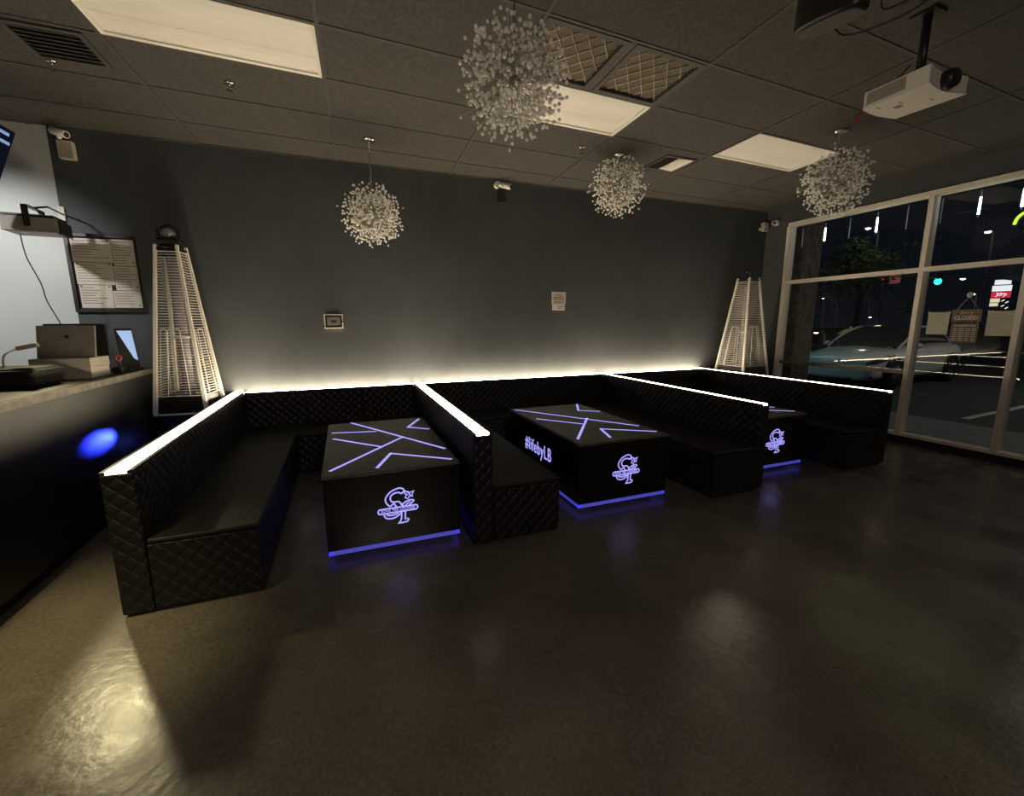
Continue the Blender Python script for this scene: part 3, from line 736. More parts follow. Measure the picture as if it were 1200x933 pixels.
for k, (a, b_, z0, z1, lab) in enumerate(sheets):
    t = thing('notice_sheet', lab, 'paper', (-2.07 + (a + b_) / 2, YB - .0145, 1.99 + (z0 + z1) / 2), group='papers on the notice board')
    hx, hz = (b_ - a) / 2, (z1 - z0) / 2
    MB().box(-hx, hx, -.001, 0, -hz, hz).build('sheet', M['paper'], t)
    ln = MB(); rows = int(hz * 2 / .024)
    for r_ in range(1, rows):
        z = hz - r_ * .024; wd = random.uniform(.45, .95) * hx * 1.8
        ln.box(-hx * .9, -hx * .9 + wd, -.0016, -.001, z - .003, z + .002)
    ln.build('printed_lines', M['ink'], t)
    for q in ((-hx * .85, hz * .88), (hx * .85, hz * .86)) if k % 2 == 0 else ((hx * .8, -hz * .7),):
        MB().lathe([(.006, -.008), (.0065, -.001)], c=(q[0], 0, q[1]), axis='y', n=10).build('pin', M['black_plastic'], t)

# thermostat, wall sign
th = thing('thermostat', 'white thermostat in a clear locking cover on the dark wall', 'thermostat', (-.098, YB + .003, 1.540))
MB().box(-.070, .072, -.022, -.001, -.045, .048).build('body', M['light_plastic'], th, bevel=.006)
MB().box(-.028, .032, -.0235, -.021, -.016, .018).build('display', M['thermo_screen'], th)
MB().box(.048, .058, -.0235, -.021, .014, .026).build('button', M['grey_plastic'], th)
f = MB()
for q in ((-.098, -.086, -.078, .08), (.088, .1, -.078, .08), (-.086, .088, -.078, -.066), (-.086, .088, .068, .08)): f.box(q[0], q[1], -.05, 0, q[2], q[3])
f.build('cover_rim', M['light_plastic'], th, bevel=.003)
MB().box(-.086, .088, -.05, -.047, -.066, .068).build('clear_cover', M['clear'], th)
MB().lathe([(.009, -.058), (.009, -.05)], c=(.094, 0, -.005), axis='y', n=12).build('lock', M['chrome'], th)
ws = thing('wall_notice', 'small pale notice with lines of print on the dark wall', 'sign', (2.755, YB - .001, 1.808))
MB().box(-.105, .105, -.006, 0, -.045, .118).build('upper_card', M['paper'], ws)
lc = MB().box(-.095, .09, -.008, 0, -.128, -.047).build('lower_card', M['light_plastic'], ws)
text_mesh('Please', .04, 'heading', M['ink'], ws, basis((1, 0, 0), (0, 0, 1), (0, -1, 0), (0, -.0065, .075)), .0005, 1, 'CENTER')
ln = MB()
for z, a in ((.045, .078), (.018, .082), (-.018, .072)):
    x = -a
    while x < a - .012:
        wd = min(random.uniform(.018, .05), a - x); ln.box(x, x + wd, -.0072, -.006, z - .006, z + .006); x += wd + .007
ln.build('printed_lines', M['ink'], ws)
ln = MB()
for z, a in ((-.078, .06), (-.1, .05)): ln.box(-.02, -.02 + a * 1.6, -.0086, -.008, z - .004, z + .004)
ln.build('small_print', M['ink'], lc)

# security cameras
def bullet(parent, loc, aim, L_=.11, r=.032):
    q = Vector(aim).to_track_quat('Z', 'Y').to_matrix().to_4x4()
    b = MB().lathe([(r * .8, -L_ * .5), (r, -L_ * .42), (r, L_ * .5)], n=22); b.xf(Matrix.Translation(loc) @ q); o = b.build('camera_barrel', M['light_plastic'], parent)
    b = MB().lathe([(r * .72, L_ * .5), (r * .72, L_ * .5 + .003)], n=22); b.xf(Matrix.Translation(loc) @ q); b.build('lens_face', M['black_plastic'], o)
cm = thing('security_camera', 'white bullet security camera above a grey wall box, beside the white wall', 'security camera', (-2.215, YB, 3.10), group='bullet cameras under the ceiling')
MB().box(-.05, .06, -.07, 0, -.12, .03).build('junction_box', M['beige'], cm, bevel=.008)
bullet(cm, Vector((.0, -.11, .075)), (.85, -.42, -.30), .15, .030)
MB().tube([(-.02, -.06, .04), (-.02, -.09, .085)], .016, 10).build('bracket', M['light_plastic'], cm)
cm = thing('security_camera', 'white bullet security camera on a black box at the middle of the back wall', 'security camera', (1.935, YB + .008, 3.12), group='bullet cameras under the ceiling')
MB().box(-.045, .045, -.07, 0, -.14, .02).build('junction_box', M['black_plastic'], cm, bevel=.006)
MB().lathe([(.04, -.075), (.042, -.035), (.038, -.02), (.03, -.001)], c=(-.06, 0, .06), axis='y', n=18).build('mount_base', M['light_plastic'], cm)
bullet(cm, Vector((.03, -.10, .045)), (.75, -.55, -.25), .13, .032)
MB().tube([(-.06, -.05, .06), (-.02, -.09, .055)], .016, 10).build('bracket', M['light_plastic'], cm)
cm = thing('security_camera', 'white bullet security camera in the corner above the shop window', 'security camera', (XR, 5.20, 3.05), group='bullet cameras under the ceiling')
MB().lathe([(.045, -.03), (.045, -.001)], axis='x', n=18).build('mount_base', M['light_plastic'], cm)
bullet(cm, Vector((-.09, -.02, -.01)), (-.75, -.65, -.2), .11, .034)
MB().tube([(-.02, 0, 0), (-.07, -.01, -.005)], .014, 10).build('bracket', M['light_plastic'], cm)
cm = thing('motion_sensor', 'pale square sensor box high in the corner by the window', 'sensor', (6.42, YB + .003, 3.02))
MB().box(-.05, .045, -.07, 0, -.075, .06).build('housing', M['beige'], cm, bevel=.012)
MB().box(-.04, .035, -.072, -.069, -.03, -.005).build('lens', M['light_plastic'], cm, bevel=.003)
MB().box(-.085, -.055, -.03, -.001, -.06, -.02).build('junction_clip', M['light_plastic'], cm, bevel=.003)

# ------------------------------------------------------------------ video projector and loudspeaker on the ceiling
ZP = 2.80
pj = thing('video_projector', 'white video projector hanging from the ceiling on a black pole', 'projector', (3.255, 1.79, ZP))
body = MB()
pl = [(-.165, .172)] + [(-.165 + .33 * t_, .172 + .018 * math.sin(PI * t_)) for t_ in (.25, .5, .75)] + [(.165, .172), (.19, -.165)] + [(.19 - .36 * t_, -.165 + .03 * math.sin(PI * t_)) for t_ in (.25, .5, .75)] + [(-.175, -.165)]
body.prism(pl, .004, .098, 'xy'); body.build('body', M['light_plastic'], pj, bevel=.008)
b = MB(); b.prism([(x * 1.0, y * 1.0) for x, y in pl], 0, .006, 'xy'); b.build('bottom_plate', M['light_plastic'], pj)
g = MB()
for k in range(30):
    y0 = .15 - k * .0068; x0 = -.1665 - (.15 - y0) * .03
    g.box(x0 - .0025, x0 + .002, y0 - .002, y0 + .002, .018, .085)
g.build('side_vent_slats', M['beige'], pj)
MB().lathe([(.045, -.19), (.052, -.155), (.05, -.13)], c=(.02, 0, .052), axis='y', n=24).build('lens_barrel', M['black_plastic'], pj)
MB().lathe([(.036, -.1925), (.036, -.19)], c=(.02, 0, .052), axis='y', n=24).build('lens', M['car_glass'], pj)
b = MB()
for q in ((-.05, .03, 0), (.07, -.06, 0), (-.10, .12, 0)): b.box(q[0] - .022, q[0] + .022, q[1] - .003, q[1] + .003, -.0012, 0)
b.build('bottom_slots', M['grey_plastic'], pj)
MB().box(-.03, .01, .045, .085, -.0012, 0).build('rating_plate', M['grey_plastic'], pj)
b = MB(); b.box(-.07, .07, -.08, .08, .098, .112); b.tube([(0, -.02, .11), (0, -.02, CEIL - ZP)], .022, 14); b.box(-.06, .06, -.08, .04, CEIL - ZP - .012, CEIL - ZP)
b.build('ceiling_mount', M['black_metal'], pj)
b = MB(); b.tube(catmull([(-.03, .02, .20), (-.06, .05, .15), (-.08, .10, .12), (-.10, .17, .10), (-.12, .2, .06)], 6), .005, 6); b.build('signal_cable', M['black_plastic'], pj)
b = MB()
for k in range(3): b.tube(catmull([(-.155 + .012 * k, .195, .0), (-.175 + .008 * k, .20, -.03), (-.16, .205, -.055 - .004 * k), (-.135, .205, -.03), (-.14, .198, .0)], 5, True), .003, 6, True)
b.build('red_cable_bundle', M['red_cable'], pj)
sp = thing('loudspeaker', 'black loudspeaker hung under the ceiling, cut by the picture top', 'loudspeaker', (2.315, 1.67, 3.04), (0, 0, .10))
ol = []
for k in range(28):
    a = 2 * PI * k / 28; cx_, sy_ = math.cos(a), math.sin(a)
    ol.append((.085 * abs(cx_) ** .62 * (1 if cx_ > 0 else -1), .155 * abs(sy_) ** .75 * (1 if sy_ > 0 else -1)))
b = MB(); b.prism(ol, -.09, .10, 'xy'); b.xf(Matrix.Rotation(-.10, 4, 'Y') @ Matrix.Rotation(.10, 4, 'X')); b.build('cabinet', M['black_plastic'], sp, bevel=.02, seg=3)
b = MB(); b.prism([(x * .9, y * .92) for x, y in ol], -.094, -.088, 'xy'); b.xf(Matrix.Rotation(-.10, 4, 'Y') @ Matrix.Rotation(.10, 4, 'X')); b.build('grille', M['grid'], sp)
b = MB(); b.box(-.03, .03, -.012, .012, .09, CEIL - 3.04); b.box(-.06, .06, -.06, .06, CEIL - 3.05, CEIL - 3.04); b.build('bracket', M['black_metal'], sp)
b = MB(); pts_ = [(2.40, 1.70, 2.99), (2.50, 1.70, 2.96), (2.60, 1.62, 2.97), (2.72, 1.50, 3.02), (2.72, 1.38, 3.10), (2.60, 1.42, 3.12), (2.50, 1.52, 3.04), (2.56, 1.55, 3.00), (2.68, 1.44, 3.06), (2.76, 1.32, 3.18), (2.80, 1.28, CEIL)]
iv = (Matrix.Translation((2.32, 1.645, 3.04)) @ Matrix.Rotation(.12, 4, 'Z')).inverted()
b.tube(catmull([iv @ Vector(p) for p in pts_], 8), .005, 6); b.build('cord', M['black_plastic'], sp)

# ------------------------------------------------------------------ shop window
wn = thing('window_1', 'tall aluminium framed shop window looking onto the night street', 'window', (XR, 2., 0)); wn['kind'] = 'structure'
ZB, ZT, ZR = .085, 2.985, 2.12
YJ = [4.985, 3.232, 2.350, 1.45, .55, -.35, -1.2]
f = MB(); wd = .05; X0, X1 = -.02, .11
f.box(X0, X1, -3.2, 2.99, ZT - .035, ZT + .02); f.box(X0, X1, -3.2, 2.99, ZB, ZB + .035)
for k, y in enumerate(YJ):
    y -= 2; f.box(X0, X1, y - wd / 2 - .004, y + wd / 2 - .004, ZB + .035, ZT - .035)
for a, b_ in zip(YJ, YJ[1:]): f.box(X0, X1, b_ - 2 + wd / 2 - .004, a - 2 - wd / 2 - .004, ZR - .025, ZR + .025)
f.build('window_frame', M['alu'], wn)
f = MB(); f.box(.03, .08, YJ[1] - 2 + .02, YJ[0] - 2 - .03, .86, .91); f.build('push_rail', M['alu_dark'], wn)
for a, b_ in zip(YJ, YJ[1:]):
    for z0, z1 in ((ZB + .02, ZR - .01), (ZR + .01, ZT - .02)):
        g = MB(); g.face([(.05, b_ - 2, z0), (.05, a - 2, z0), (.05, a - 2, z1), (.05, b_ - 2, z1)])
        g.build('pane', M['glass'], wn, fixn=False)
# icicle light tubes hung outside the head of the window
for k in range(9):
    y = 4.875 - .334 * k
    lit = k in (1, 3, 6, 7)
    names = ['icicle light tube nearest the stone pillar', 'second icicle light tube from the stone pillar, glowing white', 'third icicle light tube from the stone pillar', 'fourth icicle light tube from the stone pillar, glowing white',
             'fifth icicle light tube from the stone pillar', 'sixth icicle light tube, just past the first mullion', 'glowing icicle light tube in the middle of the second window bay', 'glowing icicle light tube near the second mullion', 'icicle light tube past the second mullion']
    t = thing('icicle_light', names[k] + ', at the window head', 'string light', (XR + .16, y, 2.98), group='icicle light tubes')
    MB().tube([(0, 0, 0), (0, 0, -.05)], .0025, 5).build('wire', M['black_plastic'], t)
    MB().tube([(0, 0, -.05), (0, 0, -.33)], .007, 8).build('tube', M['tube'], t)
    if lit: MB().tube([(0, 0, -.12), (0, 0, -.30)], [.009, .011], 8).build('lit_section', M['tube_on'], t)
# papers and the hanging sign on the second bay
for y0, y1, z0, z1, lab in ((2.92, 3.12, 1.358, 1.615, 'blank pale poster taped to the window beside the mullion'), (2.392, 2.60, 1.352, 1.615, 'blank pale poster taped to the window beyond the closed sign')):
    t = thing('poster_sheet', lab, 'poster', (XR + .046, (y0 + y1) / 2, (z0 + z1) / 2), group='posters on the window')
    MB().box(-.0015, 0, -(y1 - y0) / 2, (y1 - y0) / 2, -(z1 - z0) / 2, (z1 - z0) / 2).build('sheet', M['paper_green'], t)
    tp = MB()
    for q in (-1, 1): tp.box(-.002, 0, q * (y1 - y0) * .47 - .012, q * (y1 - y0) * .47 + .012, (z1 - z0) / 2 - .012, (z1 - z0) / 2 + .008)
    tp.build('tape', M['paper_green'], t)
cs = thing('closed_sign', 'brown hanging Sorry Closed sign with an hours board, on the window', 'sign', (XR + .045, 2.772, 1.50))
MB().box(-.008, 0, -.128, .128, .0, .140).build('sign_board', M['wood_sign'], cs, bevel=.003)
MB().box(-.008, 0, -.118, .118, -.235, -.012).build('hours_board', M['wood_sign'], cs, bevel=.003)
RB = lambda y, z: basis((0, -1, 0), (0, 0, 1), (-1, 0, 0), (-.0085, y, z))
text_mesh('Sorry', .050, 'sorry_lettering', M['sign_paint'], cs, RB(0, .104), .0006, 1, 'CENTER', 1, .0006)
text_mesh('CLOSED', .060, 'closed_lettering', M['sign_paint'], cs, RB(0, .046), .0006, 1.02, 'CENTER', .92, .0024)
ln = MB(); ln.box(-.0092, -.008, -.095, .095, -.045, -.033)
for k in range(7):
    z = -.072 - k * .022
    for a, b_ in ((.06, .098), (.0, .045), (-.05, -.012), (-.1, -.065)): ln.box(-.0092, -.008, a, b_, z - .004, z + .004)
ln.build('hours_rows', M['sign_paint'], cs)
ln = MB()
for s in (-1, 1): ln.tube([(-.004, s * .09, .138), (-.004, .0, .285)], .0015, 5)
ln.build('hanging_cord', M['light_plastic'], cs)
MB().lathe([(.024, -.012), (.03, -.004), (.012, 0)], c=(.003, .0, .30), axis='x', n=18).build('suction_cup', M['tube'], cs)
# glowing arc imitating a lime reflection in the third bay's upper pane
na = tag(MB().tube(catmull([(0, .05, -.06), (0, .035, .0), (0, -.01, .045), (0, -.07, .06), (0, -.13, .05), (0, -.17, .01), (0, -.18, -.05)], 6), .014, 8).build('reflection_arc', M['yellow_green'], None, (XR + .034, 2.47, 2.55)), 'lime green arc imitating a reflection in the upper window, at the picture edge', 'reflection')

# ------------------------------------------------------------------ outside
GZ = -.05
struct(MB().box(XR + .2, 120, -60, 90, GZ - .1, GZ).build('ground', M['asphalt']), 'dark asphalt lot outside the window', 'ground')
struct(MB().box(XR + .2, 8.6, -8, 14, GZ, GZ + .045).build('trim_4', M['walk']), 'concrete walk along the shop front', 'pavement')
struct(MB().box(7.12, 7.56, 5.18, 6.2, GZ, 4.2).build('trim_5', M['stone']), 'stacked stone pillar outside the window', 'pillar')
struct(MB().box(XR + .2, 7.1, 5.42, 5.8, GZ, 4.2).build('wall_outside', M['stone']), 'stone wall end outside the window', 'wall')
pk = tag(MB().hexa([(9.3, 3.70, GZ), (15, 7.3 - 3.2, GZ), (15, 4.2, GZ), (9.3, 3.80, GZ)], [(9.3, 3.70, GZ + .004), (15, 4.1, GZ + .004), (15, 4.2, GZ + .004), (9.3, 3.80, GZ + .004)]).build('parking_line', M['line']), 'worn white parking line on the asphalt beside the car', 'road marking')

# car: loft of cross sections, nose towards the shop (-X)
def loft(mb, secs, close_ends=True, mi=0):
    rings = [[mb.bm.verts.new(p) for p in s] for s in secs]
    n = len(rings[0])
    for A, B in zip(rings, rings[1:]):
        for k in range(n):
            f = mb.bm.faces.new([A[k], A[(k + 1) % n], B[(k + 1) % n], B[k]]); f.smooth = True; f.material_index = mi
    if close_ends:
        for r_, rv in ((rings[0], True), (rings[-1], False)):
            f = mb.bm.faces.new(r_[::-1] if rv else r_); f.smooth = True; f.material_index = mi
def subdiv(o, n=2):
    m = o.modifiers.new('Subdivision', 'SUBSURF'); m.levels = n; m.render_levels = n
car = thing('car', 'white sedan with dark glass parked nose-in outside the window', 'car', (11.0, 7.0, GZ), (0, 0, math.radians(5)))
# x from nose (0) to tail (4.7); lower body rings
def ring(x, w, zb, zm, zt, wt):
    return [(x, -w * .86, zb), (x, -w, zb + .10), (x, -w, zm), (x, -wt, zt), (x, 0, zt + .025), (x, wt, zt), (x, w, zm), (x, w, zb + .10), (x, w * .86, zb), (x, 0, zb)]
S_ = [(.00, .66, .22, .46, .68, .56), (.07, .84, .18, .50, .77, .72), (.40, .90, .18, .62, .86, .78), (1.0, .93, .18, .72, .92, .80), (1.45, .94, .18, .76, .95, .84), (2.3, .945, .18, .80, .98, .88),
      (3.3, .945, .18, .84, 1.0, .87), (4.1, .92, .20, .88, 1.02, .80), (4.55, .84, .30, .86, .98, .72), (4.68, .74, .42, .80, .92, .62)]
b = MB(); loft(b, [ring(*s) for s in S_]); cbod = b.build('body', M['car_paint'], car); subdiv(cbod)
# greenhouse
def gring(x, w0, z0, w1, z1): return [(x, -w0, z0), (x, -w1, z1), (x, -w1 * .5, z1 + .035), (x, w1 * .5, z1 + .035), (x, w1, z1), (x, w0, z0)]
b = MB(); loft(b, [gring(1.12, .78, .90, .74, .93), gring(1.5, .86, .93, .80, 1.12), gring(2.10, .90, .95, .72, 1.41), gring(2.6, .91, .96, .70, 1.475), gring(3.2, .90, .97, .68, 1.44), gring(3.8, .86, .98, .66, 1.27), gring(4.4, .76, .98, .64, 1.03)])
gh = b.build('windscreen_and_windows', M['car_glass'], car); subdiv(gh)
for s in (-1, 1):
    b = MB(); b.tube(catmull([(1.25, s * .77, .93), (1.7, s * .755, 1.16), (2.15, s * .68, 1.355), (2.6, s * .645, 1.425), (3.2, s * .62, 1.39), (3.8, s * .62, 1.22), (4.3, s * .64, 1.03)], 6), .028, 8); b.build('roof_rail', M['car_paint'], car)
    hl = MB(); loft(hl, [[(x, s * (y), z0), (x, s * (y + .03), (z0 + z1) / 2), (x, s * (y - .03), z1), (x, s * (y - .10), (z0 + z1) / 2)] for x, y, z0, z1 in ((.06, .72, .56, .63), (.22, .845, .60, .72), (.48, .90, .67, .78), (.78, .91, .755, .81))])
    hl.build('headlight', M['headlamp'], car)
    fg = MB(); fg.hexa([(.03, s * .50, .24), (.10, s * .80, .26), (.16, s * .80, .26), (.12, s * .50, .24)], [(.035, s * .60, .40), (.115, s * .82, .42), (.16, s * .82, .42), (.12, s * .60, .40)]); fg.build('bumper_vent', M['car_trim'], car)
    mr = MB(); mr.ball((1.62, s * .99, .99), .1, 2, (1., .8, .7)); mr.build('wing_mirror', M['car_paint'], car)
    for k, x in enumerate((.84, 3.68)):
        wl = MB().lathe([(.20, -.10), (.33, -.10), (.345, -.06), (.345, .06), (.33, .10), (.20, .10)], c=(x, s * .86, .345), axis='y', n=32); wo = wl.build('wheel', M['tyre'], car)
        rm = MB(); rm.lathe([(.215, -.015), (.215, .015)], c=(x, s * .955, .345), axis='y', n=28)
        for q in range(5):
            a = 2 * PI * q / 5; rm.tube([(x, s * .965, .345), (x + .2 * math.cos(a), s * .965, .345 + .2 * math.sin(a))], .022, 6)
        rm.build('rim', M['rim'], wo)
        ar = MB(); ar.tube([(x + .385 * math.cos(a), s * .925, .345 + .385 * math.sin(a)) for a in [PI * t_ / 14 for t_ in range(15)]], .035, 6); ar.build('wheel_arch', M['car_trim'], car)
    dh = MB()
    for x in (2.2, 3.15): dh.box(x, x + .18, s * .945, s * .962, .80, .825)
    dh.build('door_handle', M['car_paint'], car, bevel=.005)
b = MB(); b.tube(catmull([(-.012, -.45, .24), (-.02, 0, .23), (-.012, .45, .24)], 5), .035, 8); b.build('lower_grille', M['car_trim'], car)
b = MB(); b.prism([(1.16, .905), (1.30, .93), (1.30, .96), (1.16, .925)], -.62, .62, 'xz'); b.build('wiper_cowl', M['car_trim'], car)

# street trees
def street_tree(x, y, h, r, label, n=1500, seed=1):
    rnd = random.Random(seed)
    t = thing('street_tree', label, 'tree', (x, y, GZ), group='street trees')
    tr = MB(); tr.tube([(0, 0, 0), (.05, .02, h * .3), (0, .05, h * .6), (.1, 0, h * .8)], [.16, .13, .1, .05], 10)
    for k in range(6):
        a = k * 1.05; tr.tube([(0, .03, h * (.4 + .05 * k)), (r * .6 * math.cos(a), r * .6 * math.sin(a), h * (.6 + .05 * k))], [.05, .02], 6)
    tr.build('trunk', M['bark'], t)
    cr_ = MB()
    cl = [(Vector((rnd.gauss(0, .42) * r, rnd.gauss(0, .42) * r, h * .68 + rnd.gauss(0, .3) * r)), r * rnd.uniform(.25, .5)) for _ in range(26)]
    for _ in range(n):
        c_, q = rnd.choice(cl); p = c_ + Vector((rnd.gauss(0, .5), rnd.gauss(0, .5), rnd.gauss(0, .45))) * q
        u = Vector((rnd.gauss(0, 1), rnd.gauss(0, 1), rnd.gauss(0, 1))).normalized(); v = u.orthogonal().normalized(); s = rnd.uniform(.08, .15)
        cr_.face([p - u * s, p + v * s * .5, p + u * s, p - v * s * .5])
    cr_.build('crown', M['leaf'], t, fixn=False)
street_tree(26.2, 15.6, 6.6, 1.9, 'small leafy street tree lit by a lamp, seen through the upper window', 2600, 3)

# traffic signal mast and lamps
def at(px_dir, d):  # helper: a direction at unit depth, scaled
    return Vector((0, 0, 1.5084)) + (Vector(px_dir) - Vector((0, 0, 1.5084))) * d
G30 = (38.8, 18.2, 4.2); R30 = (35.2, 19.6, 4.5); L30 = (42.9, 16.6, 4.2)
gp = at(G30, 40 / 30); rp = at(R30, 46 / 30)
tl = thing('traffic_light', 'traffic signal mast arm with a green light and street lamp across the road', 'traffic light', (at(L30, 44 / 30).x + 3, at(L30, 44 / 30).y - 4.2, GZ))
base = tl.location.copy()
def rel(v): return Vector(v) - base
b = MB(); b.tube([(0, 0, 0), (0, 0, 5.4)], [.16, .12], 10); b.build('pole', M['pole'], tl)
b = MB(); endp = rel((at((35.9, 19.3, 4.45), 41 / 30).x, at((35.9, 19.3, 4.45), 41 / 30).y, 5.75)); gq = rel(gp) + Vector((0, 0, .35))
b.tube(catmull([(0, 0, 5.0), (-1.5, 2.0, 5.25), (gq.x * .6, gq.y * .6, 5.5), (gq.x, gq.y, 5.55), (endp.x, endp.y, 5.6)], 6), .07, 8); b.build('mast_arm', M['pole'], tl)
def head(t, c, lampm, z=0):
    h_ = MB(); h_.box(c.x - .16, c.x + .2, c.y - .17, c.y + .17, c.z - .2, c.z + .85); ho = h_.build('signal_head', M['black_plastic'], t, bevel=.03)
    for k in range(3):
        mm = lampm if (k == z) else M['black_matte']
        l = MB().lathe([(.30 if k == z else .13, 0), (.24 if k == z else .12, -.05)], c=(c.x - .165, c.y, c.z + .05 + .33 * k), axis='x', n=20); l.build('signal_lens', mm, ho)
head(tl, rel(gp), M['green_lamp'])
lp = at((39.9, 17.4, 4.45), 41 / 30); l_ = rel(lp)
b = MB(); b.box(l_.x - .35, l_.x + .3, l_.y - .16, l_.y + .16, l_.z - .06, l_.z + .06); lh = b.build('lamp_head', M['pole'], tl, bevel=.03)
b = MB(); b.ball((l_.x - .1, l_.y, l_.z - .08), .19, 2, (1.2, 1, .6)); b.build('lamp_lens', M['white_lamp'], lh)
b = MB(); sgn = rel(at((35.9, 19.3, 4.42), 41 / 30)); b.box(sgn.x - .03, sgn.x + .03, sgn.y - .45, sgn.y + .45, sgn.z - .42, sgn.z + .42); b.build('street_name_plate', M['street_plate'], tl)
tl2 = thing('traffic_light', 'small red traffic signal far across the road', 'traffic light', (rp.x, rp.y, GZ))
MB().tube([(.1, 0, 0), (.1, 0, rp.z - .2 - GZ)], .08, 8).build('pole', M['pole'], tl2)
c_ = Vector((0, 0, rp.z - GZ))
head(tl2, c_, M['red_lamp'])

def street_lamp(v30, d, label, r=.2):
    p = at(v30, d / 30)
    t = thing('street_lamp', label, 'street lamp', (p.x + .9, p.y, GZ), group='street lamps across the road')
    h = p.z - GZ
    MB().tube(catmull([(0, 0, 0), (0, 0, h * .8), (-.1, 0, h), (-.5, 0, h + .1), (-.8, 0, h + .06)], 5), .06, 8).build('pole', M['pole'], t)
    b = MB(); b.box(-1.2, -.7, -.14, .14, h + .02, h + .1); ho = b.build('lamp_head', M['pole'], t, bevel=.02)
    b = MB(); b.ball((-.95, 0, h), r, 2, (1.2, 1, .45)); b.build('lamp_lens', M['white_lamp'], ho)

street_lamp((40.94, 17.22, 3.35), 52, 'street lamp across the road above the closed sign', .24)
street_lamp((34.49, 20.53, 7.88), 24, 'street lamp shining through the top of the leafy street tree', .12)
street_lamp((30.65, 20.7, .77), 30, 'low white lamp beside the stone pillar, far across the lot', .13)
street_lamp((42.22, 17.51, 7.61), 38, 'bright street lamp in the upper pane of the second window bay', .22)
street_lamp((31.24, 20.9, 3.11), 60, 'faint street lamp beyond the pillar across the road', .12)
street_lamp((34.2, 19.52, 1.81), 34, 'short lamp post beside the green lit kiosk', .09)
kp = at((33.2, 19.9, .72), 36 / 30)
kk = thing('kiosk', 'small green lit kiosk with pitched roof far beyond the car', 'kiosk', (kp.x, kp.y, GZ), (0, 0, .55))
b = MB(); b.box(-.7, .7, -.85, .85, 0, .62); b.build('wall', M['kiosk'], kk)
b = MB(); b.prism([(-1.05, .6), (1.05, .6), (.55, .95), (.3, .95), (.3, 1.15), (-.3, 1.15), (-.3, .95), (-.55, .95)], -.9, .9, 'yz'); b.build('roof', M['green_roof'], kk)
b = MB(); b.box(-.72, -.69, -.25, .25, 0, .5); b.build('door', M['black_plastic'], kk)
pt, pb = at((42.75, 16.64, 3.99), 62 / 30), at((42.64, 16.38, 2.35), 62 / 30)
py = thing('pylon_sign', 'tall backlit pylon sign with white, red and cream panels across the road', 'sign', (pt.x, (pt.y + pb.y) / 2, GZ), (0, 0, .36))
zt = pt.z + .8; b = MB(); b.box(-.05, .25, -1.0, 1.0, 0, zt); b.build('cabinet', M['black_plastic'], py)
def panel(z0, z1, y0, y1, m, name='panel'): return MB().box(-.09, -.05, y0, y1, z0, z1).build(name, M[m], py)
panel(zt - .72, zt - .05, -.80, .80, 'sign_white'); rp_ = panel(zt - 1.65, zt - .85, -.95, .95, 'sign_white'); rr = panel(zt - 2.55, zt - 1.75, -.95, .95, 'sign_red'); panel(zt - 3.2, zt - 2.65, -.0, .95, 'sign_cream'); panel(zt - 3.75, zt - 3.3, .1, .95, 'sign_cream')
b = MB()
for y, z, s in ((.35, -2.15, .25), (.0, -2.1, .2), (-.35, -2.2, .22)): b.tube(catmull([(-.1, y + s * .6, zt + z - s), (-.1, y - s * .4, zt + z), (-.1, y + s * .3, zt + z + s), (-.1, y - s, zt + z + s * .3)], 4), .055, 5)
b.build('script_marks', M['sign_white'], rr)
b = MB()
for y, z in ((-.3, -2.95), (-.7, -3.2), (-.35, -3.7), (-.75, -4.0), (.55, -4.5), (.75, -4.7), (-.5, -4.75)): b.tube([(-.1, y - .14, zt + z + .1), (-.1, y, zt + z - .02), (-.1, y + .14, zt + z - .12)], .07, 5)
b.build('white_marks', M['sign_white'], py)

# ------------------------------------------------------------------ world, lights, camera
wd_ = bpy.data.worlds.new('night'); sc.world = wd_; wd_.use_nodes = True
bgd = wd_.node_tree.nodes['Background']; bgd.inputs[0].default_value = (.12, .18, .30, 1); bgd.inputs[1].default_value = .020

def area(name, loc, target, size, power, col, size_y=None):
    l = bpy.data.lights.new(name, 'AREA'); l.energy = power; l.color = col; l.size = size
    if size_y: l.shape = 'RECTANGLE'; l.size_y = size_y
    o = bpy.data.objects.new(name, l); COL.link(o); o.location = loc
    o.rotation_euler = (Vector(target) - Vector(loc)).to_track_quat('-Z', 'Y').to_euler(); return o
def spot(name, loc, target, power, col, ang, blend=.5, r=.05):
    l = bpy.data.lights.new(name, 'SPOT'); l.energy = power; l.color = col; l.spot_size = math.radians(ang); l.spot_blend = blend; l.shadow_soft_size = r
    o = bpy.data.objects.new(name, l); COL.link(o); o.location = loc
    o.rotation_euler = (Vector(target) - Vector(loc)).to_track_quat('-Z', 'Y').to_euler(); return o
def point(name, loc, power, col, r=.1):
    l = bpy.data.lights.new(name, 'POINT'); l.energy = power; l.color = col; l.shadow_soft_size = r
    o = bpy.data.objects.new(name, l); COL.link(o); o.location = loc; return o
spot('bar_spot_lamp', (-3.2, 3.6, 2.95), (-2.75, 5.38, 1.9), 150, (1., .99, .95), 58, .85, .06)
spot('effect_lamp', (-2.23, 4.70, 2.27), (-1.2, 1.5, 0), 120, (1., .85, .46), 48, .9, .07)
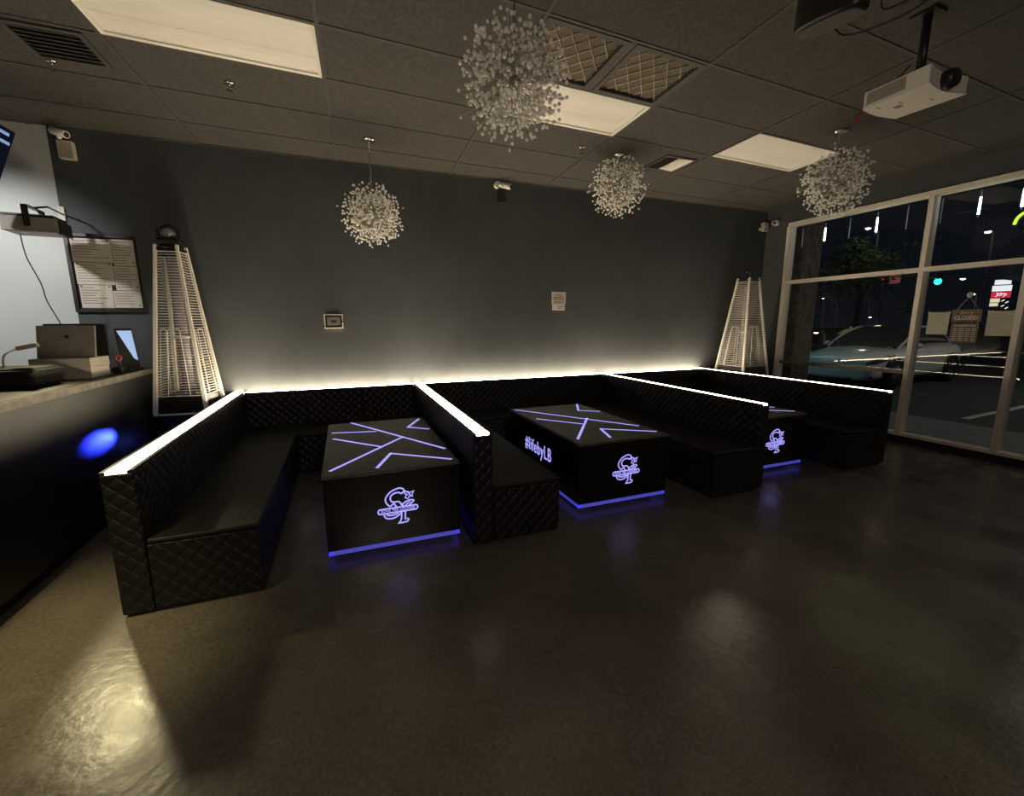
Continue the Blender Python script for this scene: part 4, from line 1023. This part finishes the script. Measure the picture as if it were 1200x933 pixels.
spot('aisle_fill', (-1.68, 1.6, 3.1), (-1.50, 2.35, 0), 320, (1., .86, .42), 40, 1., .12)  # added spot brightening the floor beside the counter, no fixture modelled
area('room_fill', (.6, -2.2, 3.1), (.6, 1.5, 0), 1.2, 50, (1., .83, .66))  # soft fill added behind the camera to lift the whole room
spot('blue_accent_lamp', (-1.46, 4.78, .63), (-1.72, 4.06, .655), 800, (.02, .035, 1.), 11, .6, .04)
point('blue_led', (-1.52, 4.66, .50), .25, (.08, .14, 1.), .03)
spot('window_heater_green_beam', (5.55, 4.75, 2.30), (2.30, .95, 0), 130, (.75, 1., .25), 9, 1., .03)
spot('window_heater_warm_beam', (5.52, 4.75, 2.30), (1.36, 1.10, 0), 60, (1., .80, .60), 7, 1., .03)
point('car_teal_fill', (8.6, 8.9, 3.2), 60, (.48, .97, 1.), 1.1)  # added light that tints the car teal, no lamp built here
point('lot_lamp', (14., 2.5, 5.0), 200, (1., .90, .80), .3)
point('tree_fill', (25.2, 14.6, 6.4), 22, (.9, 1., .6), .2)  # extra light added to brighten the tree crown

cam = bpy.data.cameras.new('camera'); co = bpy.data.objects.new('camera', cam); COL.link(co); sc.camera = co
yaw, pitch, roll = .3671, .171, -.0046
fw = Vector((math.sin(yaw) * math.cos(pitch), math.cos(yaw) * math.cos(pitch), -math.sin(pitch)))
r0 = Vector((math.cos(yaw), -math.sin(yaw), 0)); u0 = r0.cross(fw)
rx = r0 * math.cos(roll) + u0 * math.sin(roll); up = -r0 * math.sin(roll) + u0 * math.cos(roll)
co.matrix_world = Matrix(((rx.x, up.x, -fw.x, 0), (rx.y, up.y, -fw.y, 0), (rx.z, up.z, -fw.z, 1.5084), (0, 0, 0, 1)))
cam.sensor_fit = 'HORIZONTAL'; cam.sensor_width = 36; cam.lens = 506.2654 / 1200 * 36; cam.clip_end = 300; cam.clip_start = .02
vs = sc.view_settings; vs.view_transform = 'Standard'; vs.look = 'None'; vs.gamma = 1; vs.exposure = 0; vs.use_curve_mapping = False
sc.cycles.use_denoising = True
sc.cycles.max_bounces = 10; sc.cycles.transparent_max_bounces = 16
sc.cycles.sample_clamp_indirect = 6
